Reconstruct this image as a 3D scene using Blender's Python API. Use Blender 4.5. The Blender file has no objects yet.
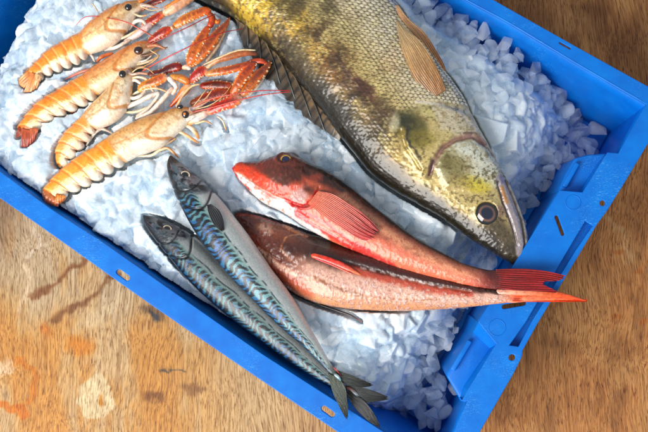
import bpy, bmesh, math, random
import numpy as np
from mathutils import Vector
from mathutils.bvhtree import BVHTree

random.seed(7)
rng = np.random.default_rng(7)
scene = bpy.context.scene
COL = scene.collection

# ------------------------------------------------------------------ camera
TH = math.radians(11.3)
RIM = 0.12                       # height of the crate rim above the table
DIST = 0.83
fwd = np.array([-math.sin(TH)*0.843, math.sin(TH)*0.539, -math.cos(TH)])
up = np.array([0, 1.0, 0]); up = up - up.dot(fwd)*fwd; up /= np.linalg.norm(up)
right = np.cross(fwd, up)
CAM = np.array([0, 0, RIM]) - fwd*DIST


def P(p, z):
    """world points at height z that stand at photograph position p (648 x 432 units)"""
    p = np.atleast_2d(np.asarray(p, float)); z = np.broadcast_to(np.asarray(z, float), (len(p),))
    ray = fwd*900 + np.outer(p[:, 0]-324, right) - np.outer(p[:, 1]-216, up)
    t = (z-CAM[2])/ray[:, 2]
    return CAM + ray*t[:, None]


cam_d = bpy.data.cameras.new('camera'); cam = bpy.data.objects.new('camera', cam_d); COL.objects.link(cam)
cam_d.sensor_width = 36; cam_d.lens = 50; cam_d.clip_start = 0.01; cam_d.clip_end = 50
from mathutils import Matrix
M = Matrix(((right[0], up[0], -fwd[0], CAM[0]), (right[1], up[1], -fwd[1], CAM[1]), (right[2], up[2], -fwd[2], CAM[2]), (0, 0, 0, 1)))
cam.matrix_world = M
cam_d.dof.use_dof = True; cam_d.dof.focus_distance = 0.815; cam_d.dof.aperture_fstop = 11
scene.camera = cam

# ------------------------------------------------------------------ helpers


def lin(c):
    c = np.clip(np.asarray(c, float)/255.0, 0, 1)
    return np.where(c <= 0.04045, c/12.92, ((c+0.055)/1.055)**2.4)


def vnoise(x, y, seed=0):
    xi = np.floor(x).astype(np.int64); yi = np.floor(y).astype(np.int64)
    fx = x-xi; fy = y-yi; fx = fx*fx*(3-2*fx); fy = fy*fy*(3-2*fy)

    def h(a, b):
        n = (a*374761393 + b*668265263 + seed*974634777) & 0xffffffff
        n = ((n ^ (n >> 13))*1274126177) & 0xffffffff
        return ((n ^ (n >> 16)) & 0xffff)/65535.0
    return (h(xi, yi)*(1-fx)+h(xi+1, yi)*fx)*(1-fy)+(h(xi, yi+1)*(1-fx)+h(xi+1, yi+1)*fx)*fy


def fbm(x, y, seed=0, o=4):
    s = 0; a = 0.5; t = 0
    for k in range(o):
        s = s+a*vnoise(x*2**k, y*2**k, seed+k*17); t += a; a *= 0.5
    return s/t                      # 0..1


def sstep(a, b, x):
    t = np.clip((x-a)/(b-a), 0, 1); return t*t*(3-2*t)


def spline(st, n, ends=None):
    """Catmull-Rom resampling of station rows by arc length of the middle line"""
    st = np.asarray(st, float)
    mid = (st[:, :2]+st[:, 2:4])/2 if st.shape[1] >= 4 else st[:, :2]
    d = np.r_[0, np.cumsum(np.linalg.norm(np.diff(mid, axis=0), axis=1)+1e-6)]
    tt = np.linspace(0, d[-1], n)
    if ends:
        tt = d[-1]*ends(np.linspace(0, 1, n))
    m = np.gradient(st, d, axis=0) if len(st) > 2 else np.repeat((st[1:]-st[:1])/(d[-1]), 2, axis=0)
    k = np.clip(np.searchsorted(d, tt, side='right')-1, 0, len(d)-2)
    h = (d[k+1]-d[k]); t = (tt-d[k])/h; h = h[:, None]; t = t[:, None]
    return ((2*t**3-3*t**2+1)*st[k]+(t**3-2*t**2+t)*h*m[k]+(-2*t**3+3*t**2)*st[k+1]+(t**3-t**2)*h*m[k+1]), tt/d[-1], d[-1]


def grid_faces(n, m, closed=True):
    i = np.arange(n-1)[:, None]; mm = m if closed else m-1
    j = np.arange(mm)[None, :]; j2 = (j+1) % m
    return np.stack([i*m+j+0*j2, i*m+j2, (i+1)*m+j2, (i+1)*m+j+0*j2], -1).reshape(-1, 4)


def tagthing(o, label, cat, group=None, kind=None):
    if kind:
        o['kind'] = kind
    if label: o['label'] = label
    if cat: o['category'] = cat
    if group: o['group'] = group
    return o


def thing(name, label, cat, loc, group=None):
    o = bpy.data.objects.new(name, None); COL.objects.link(o)
    o.location = Vector([float(v) for v in loc]); o.empty_display_size = 0.02
    return tagthing(o, label, cat, group)


def mk(name, V, F, mat, parent=None, col=None, smooth=True, sheen=None, label=None):
    V = np.asarray(V, float)
    off = np.array(parent.location) if parent is not None and parent.type == 'EMPTY' else np.zeros(3)
    if parent is not None and parent.type == 'MESH':
        off = np.array(parent['o_']) if 'o_' in parent else np.zeros(3)
    if parent is None:
        off = np.zeros(3)
    me = bpy.data.meshes.new(name)
    Vl = V-off
    if isinstance(F, np.ndarray) and F.ndim == 2:
        k = F.shape[1]
        me.vertices.add(len(Vl)); me.vertices.foreach_set('co', Vl.astype(np.float32).ravel())
        me.loops.add(F.size); me.loops.foreach_set('vertex_index', F.astype(np.int32).ravel())
        me.polygons.add(len(F)); me.polygons.foreach_set('loop_start', np.arange(0, F.size, k, dtype=np.int32))
        me.update(calc_edges=True)
    else:
        me.from_pydata([tuple(v) for v in Vl], [], [tuple(int(i) for i in f) for f in F]); me.update()
    me.polygons.foreach_set('use_smooth', np.full(len(me.polygons), smooth))
    if col is not None:
        col = np.asarray(col, float)
        if col.ndim == 1: col = np.repeat(col[None], len(V), 0)
        a = me.color_attributes.new('col', 'FLOAT_COLOR', 'POINT')
        sh = np.ones(len(V)) if sheen is None else np.broadcast_to(sheen, (len(V),))
        a.data.foreach_set('color', np.c_[lin(col)**(1.0 if name in ('crushed_ice', 'ice_chips') else 1.18 if name == 'tabletop' else 1.26 if mat.name == 'zander_skin' else 1.2 if mat.name == 'langoustine_shell' else 1.34 if mat.name == 'gurnard_skin' else 1.3), sh].astype(np.float32).ravel())
    if parent is not None and parent.name != 'fish_crate' and name != 'body' and parent.get('category') in ('fish', 'langoustine'): press.append(V[::2])
    me.materials.append(mat)
    o = bpy.data.objects.new(name, me); COL.objects.link(o)
    if parent is not None:
        o.parent = parent
    if label: o['label'] = label
    return o


class MB:
    """collects pieces of ONE part"""
    def __init__(s): s.V = []; s.F = []; s.C = []; s.n = 0

    def add(s, V, F, C=(200, 200, 200)):
        V = np.asarray(V, float); C = np.asarray(C, float)
        if C.ndim == 1: C = np.repeat(C[None], len(V), 0)
        s.V.append(V); s.C.append(C)
        s.F += [tuple(int(i)+s.n for i in f) for f in F]; s.n += len(V)

    def build(s, name, mat, parent=None, smooth=True, label=None):
        return mk(name, np.vstack(s.V), s.F, mat, parent, np.vstack(s.C), smooth, label=label)


def tube(pts, n=24, m=10, flat=1.0, bump=0.0, bumpn=0, seed=0, stops=None, cap=True, rough=0.0, wob=0):
    """pts rows: px, py, z, radius(px); tapered tube resampled along a smooth line; stops = [(t, colour)]"""
    pts = np.asarray(pts, float)
    d = np.r_[0, np.cumsum(np.linalg.norm(np.diff(pts[:, :2], axis=0), axis=1)+1e-6)]
    tt = np.linspace(0, d[-1], n)
    g = np.gradient(pts, d, axis=0) if len(pts) > 2 else np.repeat((pts[1:]-pts[:1])/d[-1], 2, axis=0)
    k = np.clip(np.searchsorted(d, tt, side='right')-1, 0, len(d)-2)
    h = (d[k+1]-d[k])[:, None]; t = ((tt-d[k])/h[:, 0])[:, None]
    Q = ((2*t**3-3*t**2+1)*pts[k]+(t**3-2*t**2+t)*h*g[k]+(-2*t**3+3*t**2)*pts[k+1]+(t**3-t**2)*h*g[k+1])
    W = P(Q[:, :2], Q[:, 2]); R = np.maximum(Q[:, 3], 0.15)*DIST/900
    T = np.gradient(W, axis=0); T /= np.linalg.norm(T, axis=1)[:, None]+1e-12
    Z = np.array([0, 0, 1.0]); S = np.cross(T, Z); S /= np.linalg.norm(S, axis=1)[:, None]+1e-9; U = np.cross(S, T)
    ph = np.linspace(0, 2*math.pi, m, endpoint=False)
    uu = np.linspace(0, 1, n)
    endr = np.ones(n)
    if cap:
        e = np.clip(np.minimum(tt, d[-1]-tt)/np.maximum(Q[:, 3], 0.3), 0, 1); endr = np.sqrt(np.clip(1-(1-e)**2, 0.02, 1))
    RR = (R*endr)[:, None]*np.ones((1, m))
    if bumpn:
        RR = RR*(1+bump*np.maximum(0, np.sin(uu*bumpn*2*math.pi))[:, None]**4*(np.abs(np.cos(ph))[None]**8))
    if rough:
        RR = RR*(1+rough*(fbm(np.repeat(tt[:, None], m, 1)*0.5+seed*9, np.repeat(ph[None]*2, n, 0), seed, 2)-0.5)*2)
    V = W[:, None, :]+RR[:, :, None]*(np.cos(ph)[None, :, None]*S[:, None, :]+flat*np.sin(ph)[None, :, None]*U[:, None, :])
    V = V.reshape(-1, 3)
    F = [tuple(f) for f in grid_faces(n, m)]+[tuple(range(m))[::-1], tuple(range((n-1)*m, n*m))]
    if stops is None:
        C = np.array((200, 200, 200))
    else:
        ts = [s[0] for s in stops]; cs = np.array([s[1] for s in stops], float)
        cc = np.stack([np.interp(uu, ts, cs[:, i]) for i in range(3)], 1)
        C = np.repeat(cc[:, None, :], m, 1)
        nz = fbm(np.repeat(tt[:, None], m, 1)*0.4+seed*31, np.repeat(np.cos(ph)[None]*2, n, 0)+seed, seed, 3)
        C = C*(0.72+0.56*nz)[:, :, None]
        if bumpn:   # pale tubercles along the two ridges
            gr_ = sstep(.80, .97, np.sin(ph))[None]*sstep(.08, .2, uu)[:, None]*(1-sstep(.75, .95, uu))[:, None]*.55*sstep(.35, .55, nz)
            C = C*(1-gr_[..., None])+C*np.array((.42, .34, .40))*gr_[..., None]
            C = C*(1-.35*sstep(.35, .8, np.abs(np.cos(ph)))[None, :, None])+np.array((250, 150, 50))*.35*sstep(.35, .8, np.abs(np.cos(ph)))[None, :, None]
            bm = (np.maximum(0, np.sin(uu*bumpn*2*math.pi))[:, None]**2)*(sstep(.80, .93, np.abs(np.cos(ph)))[None])
            C = C*(1-0.5*bm[..., None])+np.array((250, 225, 180))*0.5*bm[..., None]
        C = C.reshape(-1, 3)
    if bumpn and stops is not None:
        V = list(V); C = list(C); rs_ = np.random.default_rng(seed+5)
        for q in range(bumpn+3):
            i = int((q+.6)/(bumpn+3.2)*n); i = min(max(i, 2), n-3)
            for sd in (-1, 1):
                if rs_.random() < .2: continue
                el = rs_.uniform(.1, .5); dr = S[i]*sd*math.cos(el)+U[i]*math.sin(el); r0 = R[i]*endr[i]; c0 = W[i]+dr*r0*.86+T[i]*rs_.uniform(-.3, .3)*r0
                b0 = len(V); e1 = T[i]; e2_ = np.cross(dr, e1); rb_ = r0*.20+.00018; ln = r0*.30+.0005
                for a in range(6):
                    V.append(c0+rb_*(math.cos(a*math.pi/3)*e1+math.sin(a*math.pi/3)*e2_)); C.append(np.array((250, 214, 160.)))
                V.append(c0+dr*ln+T[i]*ln*.5); C.append(np.array((255, 246, 230.)))
                F += [(b0+a, b0+(a+1) % 6, b0+6) for a in range(6)]
        V = np.array(V); C = np.array(C)
    return V, F, C


def segdist(p, pts):
    pts = np.asarray(pts, float); best = np.full(len(p), 1e9)
    for a, b in zip(pts[:-1], pts[1:]):
        ab = b-a; t = np.clip(((p-a)@ab)/(ab@ab+1e-9), 0, 1)
        best = np.minimum(best, np.linalg.norm(p-a-t[:, None]*ab, axis=1))
    return best


def inpoly(p, poly):
    poly = np.asarray(poly, float); x, y = p[:, 0], p[:, 1]; r = np.zeros(len(p), bool)
    for a, b in zip(poly, np.roll(poly, -1, axis=0)):
        c = ((a[1] > y) != (b[1] > y)) & (x < (b[0]-a[0])*(y-a[1])/(b[1]-a[1]+1e-12)+a[0]); r ^= c
    return r


class Paint:
    def __init__(s, px, col, warp=0, wseed=3):
        s.p0 = px; s.c = np.array(col, float)*np.ones((len(px), 1)); s.warp(warp, 6, wseed)

    def warp(s, w, sc=6, seed=3):
        if w:
            s.p = s.p0+np.c_[fbm(s.p0[:, 0]/sc, s.p0[:, 1]/sc, seed)-.5, fbm(s.p0[:, 0]/sc+50, s.p0[:, 1]/sc, seed+5)-.5]*2*w
        else:
            s.p = s.p0

    def put(s, m, c):
        s.c = s.c*(1-m[:, None])+np.asarray(c, float)*m[:, None]; return m

    def blob(s, x, y, rx, ry, ang, c, a=1, soft=.5):
        t = math.radians(ang); d = s.p-np.array([x, y]); u = d[:, 0]*math.cos(t)+d[:, 1]*math.sin(t); v = -d[:, 0]*math.sin(t)+d[:, 1]*math.cos(t)
        r = np.sqrt((u/rx)**2+(v/ry)**2); return s.put(a*(1-sstep(1-soft, 1+soft, r)), c)

    def stroke(s, pts, w, c, a=1, soft=1.0):
        return s.put(a*(1-sstep(w/2-soft/2, w/2+soft, segdist(s.p, pts))), c)

    def poly(s, pts, c, a=1, soft=1.5):
        d = segdist(s.p, list(pts)+[pts[0]]); i = inpoly(s.p, pts); sd = np.where(i, -d, d)
        return s.put(a*(1-sstep(-soft, soft, sd)), c)


# ------------------------------------------------------------------ materials
def newmat(name):
    m = bpy.data.materials.new(name); m.use_nodes = True; nt = m.node_tree
    return m, nt, nt.nodes['Principled BSDF']


def nd(nt, t, **k):
    n = nt.nodes.new(t)
    for a, b in k.items():
        if a in n.inputs: n.inputs[a].default_value = b
        else: setattr(n, a, b)
    return n


def noise(nt, scale, detail=4, rough=.55, vec=None, dist=0):
    n = nd(nt, 'ShaderNodeTexNoise', Scale=scale, Detail=detail, Roughness=rough, Distortion=dist)
    if vec is None:
        tc = nt.nodes.new('ShaderNodeTexCoord'); vec = tc.outputs['Object']
    nt.links.new(vec, n.inputs['Vector']); return n


def ramp(nt, src, pts):
    r = nt.nodes.new('ShaderNodeValToRGB'); e = r.color_ramp.elements
    while len(e) > 1: e.remove(e[-1])
    e[0].position = pts[0][0]; e[0].color = (*pts[0][1], 1)
    for p, c in pts[1:]:
        x = e.new(p); x.color = (*c, 1)
    nt.links.new(src, r.inputs['Fac']); return r


def bump(nt, bs, src, strength, dist):
    b = nd(nt, 'ShaderNodeBump', Strength=strength, Distance=dist)
    nt.links.new(src, b.inputs['Height']); nt.links.new(b.outputs['Normal'], bs.inputs['Normal']); return b


def skin_mat(name, rough=.25, bumps=(900, .3, .0004), metal=0.0, coat=.4, sss=0.0, spec=.5, trans=0, mottle=.25, mscale=500):
    m, nt, bs = newmat(name)
    at = nd(nt, 'ShaderNodeVertexColor', layer_name='col')
    nz = noise(nt, mscale, 4, .6)
    mr = nd(nt, 'ShaderNodeMapRange'); mr.inputs['To Min'].default_value = 1-mottle; mr.inputs['To Max'].default_value = 1+mottle
    mr.inputs['From Min'].default_value = .3; mr.inputs['From Max'].default_value = .7
    nt.links.new(nz.outputs['Fac'], mr.inputs['Value'])
    mx = nd(nt, 'ShaderNodeVectorMath', operation='SCALE'); nt.links.new(at.outputs['Color'], mx.inputs[0]); nt.links.new(mr.outputs[0], mx.inputs['Scale'])
    nt.links.new(mx.outputs[0], bs.inputs['Base Color'])
    bs.inputs['Roughness'].default_value = rough; bs.inputs['Metallic'].default_value = metal
    if metal:
        mm = nd(nt, 'ShaderNodeMath', operation='MULTIPLY'); mm.inputs[1].default_value = metal
        nt.links.new(at.outputs['Alpha'], mm.inputs[0]); nt.links.new(mm.outputs[0], bs.inputs['Metallic'])
    bs.inputs['Specular IOR Level'].default_value = spec
    bs.inputs['Coat Weight'].default_value = coat; bs.inputs['Coat Roughness'].default_value = .08
    if sss:
        bs.inputs['Subsurface Weight'].default_value = sss; bs.inputs['Subsurface Radius'].default_value = (1, .45, .25); bs.inputs['Subsurface Scale'].default_value = .004
    if trans: bs.inputs['Transmission Weight'].default_value = trans
    if bumps:
        n2 = noise(nt, bumps[0], 3, .6); bump(nt, bs, n2.outputs['Fac'], bumps[1], bumps[2])
    return m


# wood -----------------------------------------------------------------
wood, nt, bs = newmat('weathered_oak')
tc = nt.nodes.new('ShaderNodeTexCoord')
mp = nd(nt, 'ShaderNodeMapping'); mp.inputs['Rotation'].default_value = (0, 0, math.radians(-8)); mp.inputs['Scale'].default_value = (1, .085, 1)
wn = noise(nt, 3.2, 3, .5, tc.outputs['Object'])
wv = nd(nt, 'ShaderNodeVectorMath', operation='SCALE'); wv.inputs['Scale'].default_value = .075; nt.links.new(wn.outputs['Color'], wv.inputs[0])
wa = nd(nt, 'ShaderNodeVectorMath', operation='ADD'); nt.links.new(tc.outputs['Object'], wa.inputs[0]); nt.links.new(wv.outputs[0], wa.inputs[1])
nt.links.new(wa.outputs[0], mp.inputs['Vector'])
mp3 = nd(nt, 'ShaderNodeMapping'); mp3.inputs['Rotation'].default_value = (0, 0, math.radians(-8)); mp3.inputs['Scale'].default_value = (1, .022, 1); nt.links.new(wa.outputs[0], mp3.inputs['Vector']); g1 = noise(nt, 34, 4, .6, mp3.outputs[0]); g2 = noise(nt, 900, 4, .65, mp.outputs[0]); g3 = noise(nt, 260, 5, .7, mp.outputs[0], .4)
mp2 = nd(nt, 'ShaderNodeMapping'); mp2.inputs['Rotation'].default_value = (0, 0, math.radians(-8)); mp2.inputs['Scale'].default_value = (1, .06, 1)
nt.links.new(wa.outputs[0], mp2.inputs['Vector']); pores = noise(nt, 1500, 2, .5, mp2.outputs[0])
at = nd(nt, 'ShaderNodeVertexColor', layer_name='col')
r1 = ramp(nt, g1.outputs['Fac'], [(.28, (.78, .72, .66))]+[z for k in range(9) for z in ((.33+k*.04, (1.0+.02*k,)*3), (.344+k*.04, (.66, .55, .44)), (.353+k*.04, (.98, .96, .93)))])
r3 = ramp(nt, g3.outputs['Fac'], [(.30, (.82, .77, .72)), (.5, (.98, .97, .96)), (.7, (1.08, 1.08, 1.08))])
rp = ramp(nt, pores.outputs['Fac'], [(.36, (.40, .29, .19)), (.44, (.97, .96, .95)), (.6, (1.04, 1.04, 1.04))])
r2 = ramp(nt, g2.outputs['Fac'], [(.3, (.80, .77, .73)), (.5, (1, 1, 1)), (.7, (1.10, 1.10, 1.10))])


def mulc(a, b):
    x = nd(nt, 'ShaderNodeVectorMath', operation='MULTIPLY'); nt.links.new(a, x.inputs[0]); nt.links.new(b, x.inputs[1]); return x.outputs[0]


c = mulc(mulc(mulc(mulc(at.outputs['Color'], r1.outputs[0]), r2.outputs[0]), r3.outputs[0]), rp.outputs[0])
nt.links.new(c, bs.inputs['Base Color']); bs.inputs['Roughness'].default_value = .55; bs.inputs['Specular IOR Level'].default_value = .35
ad = nd(nt, 'ShaderNodeMath', operation='ADD'); nt.links.new(rp.outputs[0], ad.inputs[0]); nt.links.new(r3.outputs[0], ad.inputs[1])
bump(nt, bs, ad.outputs[0], .25, .0006)

# blue plastic -----------------------------------------------------------
blue, nt, bs = newmat('blue_plastic')
nz = noise(nt, 55, 5, .6); rc = ramp(nt, nz.outputs['Fac'], [(.35, (.0, .135, .56)), (.55, (.0, .16, .62)), (.75, (.0, .19, .67))])
mp = nd(nt, 'ShaderNodeMapping'); tc = nt.nodes.new('ShaderNodeTexCoord'); nt.links.new(tc.outputs['Object'], mp.inputs['Vector'])
mp.inputs['Rotation'].default_value = (0, 0, math.radians(32)); mp.inputs['Scale'].default_value = (1, 5, 1)
sc1 = noise(nt, 230, 3, .7, mp.outputs[0]); sr = ramp(nt, sc1.outputs['Fac'], [(.59, (0, 0, 0)), (.66, (1, 1, 1))])
sp = noise(nt, 1300, 2, .5); spr = ramp(nt, sp.outputs['Fac'], [(.60, (0, 0, 0)), (.66, (1, 1, 1))])
zone = noise(nt, 18, 3, .6); zr = ramp(nt, zone.outputs['Fac'], [(.5, (0, 0, 0)), (.65, (1, 1, 1))])
mxs = nd(nt, 'ShaderNodeMath', operation='MULTIPLY'); nt.links.new(sr.outputs[0], mxs.inputs[0]); nt.links.new(zr.outputs[0], mxs.inputs[1])
mx2 = nd(nt, 'ShaderNodeMath', operation='MAXIMUM'); nt.links.new(mxs.outputs[0], mx2.inputs[0])
mm = nd(nt, 'ShaderNodeMath', operation='MULTIPLY'); nt.links.new(spr.outputs[0], mm.inputs[0]); nt.links.new(zr.outputs[0], mm.inputs[1]); nt.links.new(mm.outputs[0], mx2.inputs[1])
ms = nd(nt, 'ShaderNodeMath', operation='MULTIPLY'); ms.inputs[1].default_value = .6; nt.links.new(mx2.outputs[0], ms.inputs[0])
mix = nd(nt, 'ShaderNodeMix', data_type='RGBA'); nt.links.new(ms.outputs[0], mix.inputs[0]); nt.links.new(rc.outputs[0], mix.inputs[6]); mix.inputs[7].default_value = (.10, .42, .78, 1)
nt.links.new(mix.outputs[2], bs.inputs['Base Color'])
bs.inputs['Roughness'].default_value = .42; bs.inputs['Specular IOR Level'].default_value = .3
bn = noise(nt, 900, 3, .6); bump(nt, bs, bn.outputs['Fac'], .12, .0005)

# ice ----------------------------------------------------------------------
ice, nt, bs = newmat('clear_ice')
nz = noise(nt, 45, 3, .6); rc = ramp(nt, nz.outputs['Fac'], [(.3, (.74, .81, .86)), (.65, (.93, .95, .97))])
nt.links.new(rc.outputs[0], bs.inputs['Base Color'])
bs.inputs['IOR'].default_value = 1.31; bs.inputs['Roughness'].default_value = .18
n2 = noise(nt, 240, 3, .6); bump(nt, bs, n2.outputs['Fac'], .25, .0015)
tl = nd(nt, 'ShaderNodeBsdfTranslucent'); nt.links.new(rc.outputs[0], tl.inputs['Color']); tp_ = nd(nt, 'ShaderNodeBsdfTransparent'); tp_.inputs['Color'].default_value = (.95, .98, 1, 1)
m1_ = nd(nt, 'ShaderNodeMixShader'); m1_.inputs[0].default_value = .35; nt.links.new(bs.outputs[0], m1_.inputs[1]); nt.links.new(tl.outputs[0], m1_.inputs[2])
m2_ = nd(nt, 'ShaderNodeMixShader'); nt.links.new(m1_.outputs[0], m2_.inputs[1]); nt.links.new(tp_.outputs[0], m2_.inputs[2])
n3 = noise(nt, 30, 2, .5); tr = ramp(nt, n3.outputs['Fac'], [(.35, (.50, .50, .50)), (.65, (.88, .88, .88))]); nt.links.new(tr.outputs[0], m2_.inputs[0])
nt.links.new(m2_.outputs[0], nt.nodes['Material Output'].inputs['Surface'])
slush, nt, bs = newmat('packed_ice')
at = nd(nt, 'ShaderNodeVertexColor', layer_name='col'); nt.links.new(at.outputs['Color'], bs.inputs['Base Color']); bs.inputs['Roughness'].default_value = .28
bs.inputs['Subsurface Weight'].default_value = .85; bs.inputs['Subsurface Radius'].default_value = (.85, .95, 1.0); bs.inputs['Subsurface Scale'].default_value = .0035
bs.inputs['IOR'].default_value = 1.31; bs.inputs['Coat Weight'].default_value = .3; bs.inputs['Coat Roughness'].default_value = .1
nz = noise(nt, 300, 4, .6); bump(nt, bs, nz.outputs['Fac'], .25, .0015)

zander_m = skin_mat('zander_skin', .34, (1100, .2, .0004), metal=.25, coat=.55, mottle=.22, mscale=700)
gurnard_m = skin_mat('gurnard_skin', .34, (1500, .5, .0004), coat=.45, mottle=.30, mscale=900, sss=.08)
mackerel_m = skin_mat('mackerel_skin', .36, (420, .55, .0006), metal=.28, coat=.3, mottle=.16, mscale=600)
mackerel_m.node_tree.nodes['Principled BSDF'].inputs['Coat Roughness'].default_value = .22
shell_m = skin_mat('langoustine_shell', .30, (650, .5, .0006), coat=.5, sss=.12, mottle=.18, mscale=350)
fin_m = skin_mat('fin_membrane', .35, (600, .2, .0003), coat=.35, mottle=.2, trans=0.0, sss=.1)
eye_m = skin_mat('wet_eye', .08, None, coat=1.0, mottle=.05)

# ------------------------------------------------------------------ table
gx = np.linspace(-.60, .60, 860); gy = np.linspace(-.44, .46, 640)
# table grid with painted wear patches, in table coordinates
X, Y = np.meshgrid(gx, gy, indexing='ij')
W = np.c_[X.ravel(), Y.ravel(), np.zeros(X.size)]
d = W-CAM; dz = d@fwd; tp = np.c_[324+900*(d@right)/dz, 216-900*(d@up)/dz]
pt = Paint(tp, (192, 140, 88))
leftw = 1-sstep(250, 420, tp[:, 0])
pt.put(leftw, (204, 174, 130))
n1 = fbm(tp[:, 0]/38, tp[:, 1]/60, 5); n2_ = fbm(tp[:, 0]/9, tp[:, 1]/40, 9)
oz = (1-sstep(150, 260, tp[:, 0]))*sstep(255, 330, tp[:, 1]+.25*tp[:, 0])*sstep(.32, .58, n1*.6+n2_*.4)
pt.put(oz*.75, (206, 146, 66))
pt.put((1-sstep(130, 200, tp[:, 0]))*(1-sstep(270, 350, tp[:, 1]+60*(n1-.5)))*.75*sstep(.3, .5, n2_), (196, 178, 150))
rightw = sstep(440, 500, tp[:, 0])
pt.put(rightw*sstep(.48, .66, fbm(tp[:, 0]/22+7, tp[:, 1]/70, 15))*.55, (150, 106, 64))
pt.put(rightw*sstep(.5, .68, fbm(tp[:, 0]/26+3, tp[:, 1]/50, 25))*.5, (206, 162, 108))
pt.warp(7, 12)
pt.blob(94, 398, 18, 23, 20, (226, 208, 170), .9, .07)
pt.blob(99, 402, 3, 5, 0, (205, 140, 40), .9, .4)
pt.stroke([(8, 362), (24, 362), (34, 374), (34, 390), (29, 402)], 6, (206, 132, 40), .8, 1.2)
pt.blob(5, 366, 9, 7, 0, (226, 200, 170), .8, .4)
pt.stroke([(0, 404), (20, 406), (24, 418)], 9, (210, 124, 28), .8, 1.5)
pt.stroke([(20, 310), (28, 290), (26, 268)], 4, (224, 200, 168), .7, 3)
pt.stroke([(28, 255), (40, 245), (34, 228)], 4, (228, 212, 190), .7, 3)
pt.stroke([(30, 300), (60, 280), (84, 260)], 4, (140, 88, 48), .8, 3)
pt.stroke([(55, 320), (85, 302), (115, 275)], 4, (138, 92, 52), .8, 3)
pt.stroke([(75, 330), (110, 308), (135, 288)], 8, (220, 198, 160), .5, 5)
pt.blob(45, 330, 6, 8, 0, (200, 124, 50), .7, .5); pt.blob(80, 345, 12, 9, 0, (218, 140, 40), .7, .5)
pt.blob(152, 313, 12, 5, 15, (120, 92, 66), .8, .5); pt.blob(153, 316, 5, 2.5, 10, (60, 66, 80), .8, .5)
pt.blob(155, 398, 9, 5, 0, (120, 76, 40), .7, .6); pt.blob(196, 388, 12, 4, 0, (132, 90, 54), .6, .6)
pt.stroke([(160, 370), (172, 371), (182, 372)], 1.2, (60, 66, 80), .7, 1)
pt.blob(2, 190, 22, 70, 5, (128, 98, 72), .5, .6)
for x, y, a, b_ in ((618, 352, 10, 16), (600, 392, 7, 22), (504, 416, 8, 14), (628, 40, 9, 20), (540, 20, 14, 9), (590, 8, 16, 8), (560, 345, 18, 9)):
    pt.blob(x, y, a, b_, 12, (136, 90, 50), .4, .7)
for x, y in ((618, 316), (638, 270), (645, 322), (620, 252)):
    pt.blob(x, y, 4, 3, 0, (186, 112, 46), .6, .5)
pt.stroke([(606, 212), (620, 232), (630, 262)], 2.5, (214, 184, 142), .5, 3)
n, m = len(gx), len(gy)
tab = mk('tabletop', W, grid_faces(n, m, False)[:, ::-1], wood, None, pt.c)
tab['kind'] = 'structure'; tab['label'] = 'weathered oak tabletop with orange wax stains and pale ring marks'

# ------------------------------------------------------------------ crate
crate = thing('fish_crate', 'blue plastic fish crate lying on the oak table, filled with crushed ice', 'crate', (0, 0, 0))


def plate(outer, holes, z, thick, bev=.0007):
    cu = bpy.data.curves.new('c', 'CURVE'); cu.dimensions = '2D'; cu.fill_mode = 'BOTH'; cu.extrude = thick/2-bev; cu.bevel_depth = bev; cu.bevel_resolution = 2
    for loop in [outer]+holes:
        s = cu.splines.new('POLY'); w = P(loop, RIM) if not isinstance(loop, tuple) else loop[0]
        s.points.add(len(w)-1)
        for q, v in zip(s.points, w): q.co = (v[0], v[1], 0, 1)
        s.use_cyclic_u = True
    o = bpy.data.objects.new('c', cu); COL.objects.link(o)
    dg = bpy.context.evaluated_depsgraph_get(); me = bpy.data.meshes.new_from_object(o.evaluated_get(dg))
    V = [(v.co.x, v.co.y, v.co.z+z-thick/2) for v in me.vertices]; F = [tuple(p.vertices) for p in me.polygons]
    bpy.data.objects.remove(o); bpy.data.curves.remove(cu); bpy.data.meshes.remove(me)
    return V, F


def slot(cx, cy, L, Wd, ang, k=8):
    t = math.radians(ang); r = Wd/2; pts = []
    for s, a0 in ((1, -90), (-1, 90)):
        for i in range(k+1):
            a = math.radians(a0+180*i/k); x = s*(L/2-r)+r*math.cos(a); y = r*math.sin(a)
            pts.append((cx+x*math.cos(t)-y*math.sin(t), cy+x*math.sin(t)+y*math.cos(t)))
    return pts


def circ(cx, cy, r, k=20):
    return [(cx+r*math.cos(2*math.pi*i/k), cy+r*math.sin(2*math.pi*i/k)) for i in range(k)]


bl_in = [(-85, 113), (0, 172), (50, 209), (103, 243), (167, 288), (261, 354), (381, 431), (436, 467)]
end_in = [(436, 467), (455, 432), (468, 401), (463, 400), (468, 391), (497, 344), (479, 322), (560, 191), (583, 193), (608, 153), (619, 154), (647, 104)]
tr_in = [(647, 104), (573, 61), (508, 22), (467, 0), (300, -97), (102, -211)]
left_in = [(102, -211), (-85, 113)]
hole_in = bl_in[:-1]+end_in[:-1]+tr_in[:-1]+[(102, -211)]
outer = [(-122, 108), (-60, 155), (0, 196), (67, 243), (133, 290), (250, 370.5), (340, 432), (428, 493), (440, 495), (448, 487), (479, 432), (513, 373), (521, 357), (522, 350), (537, 323),
         (581, 250), (597, 223), (606, 211), (621, 187), (648, 142), (663, 115), (664, 104), (655, 91), (573, 45.5), (500, 4.2), (300, -109), (105, -228), (92, -232), (80, -222)]
groove = [(585, 220), (594, 225.5), (577, 250), (533, 321), (519, 347.5), (508, 346), (525, 322), (560, 262)]
holes = [hole_in, groove, slot(123, 275, 17, 7, 36), slot(328, 411.5, 17, 7, 36), slot(565, 45.5, 15, 3.5, 29),
         slot(559.5, 225.5, 23, 5, 70), slot(514, 305, 26, 6, -10), circ(602.5, 203, 3.6), circ(512, 357.5, 4)]
rimV, rimF = plate(outer, holes, RIM, .0032)
rb = MB(); rb.add(rimV, rimF)
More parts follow.
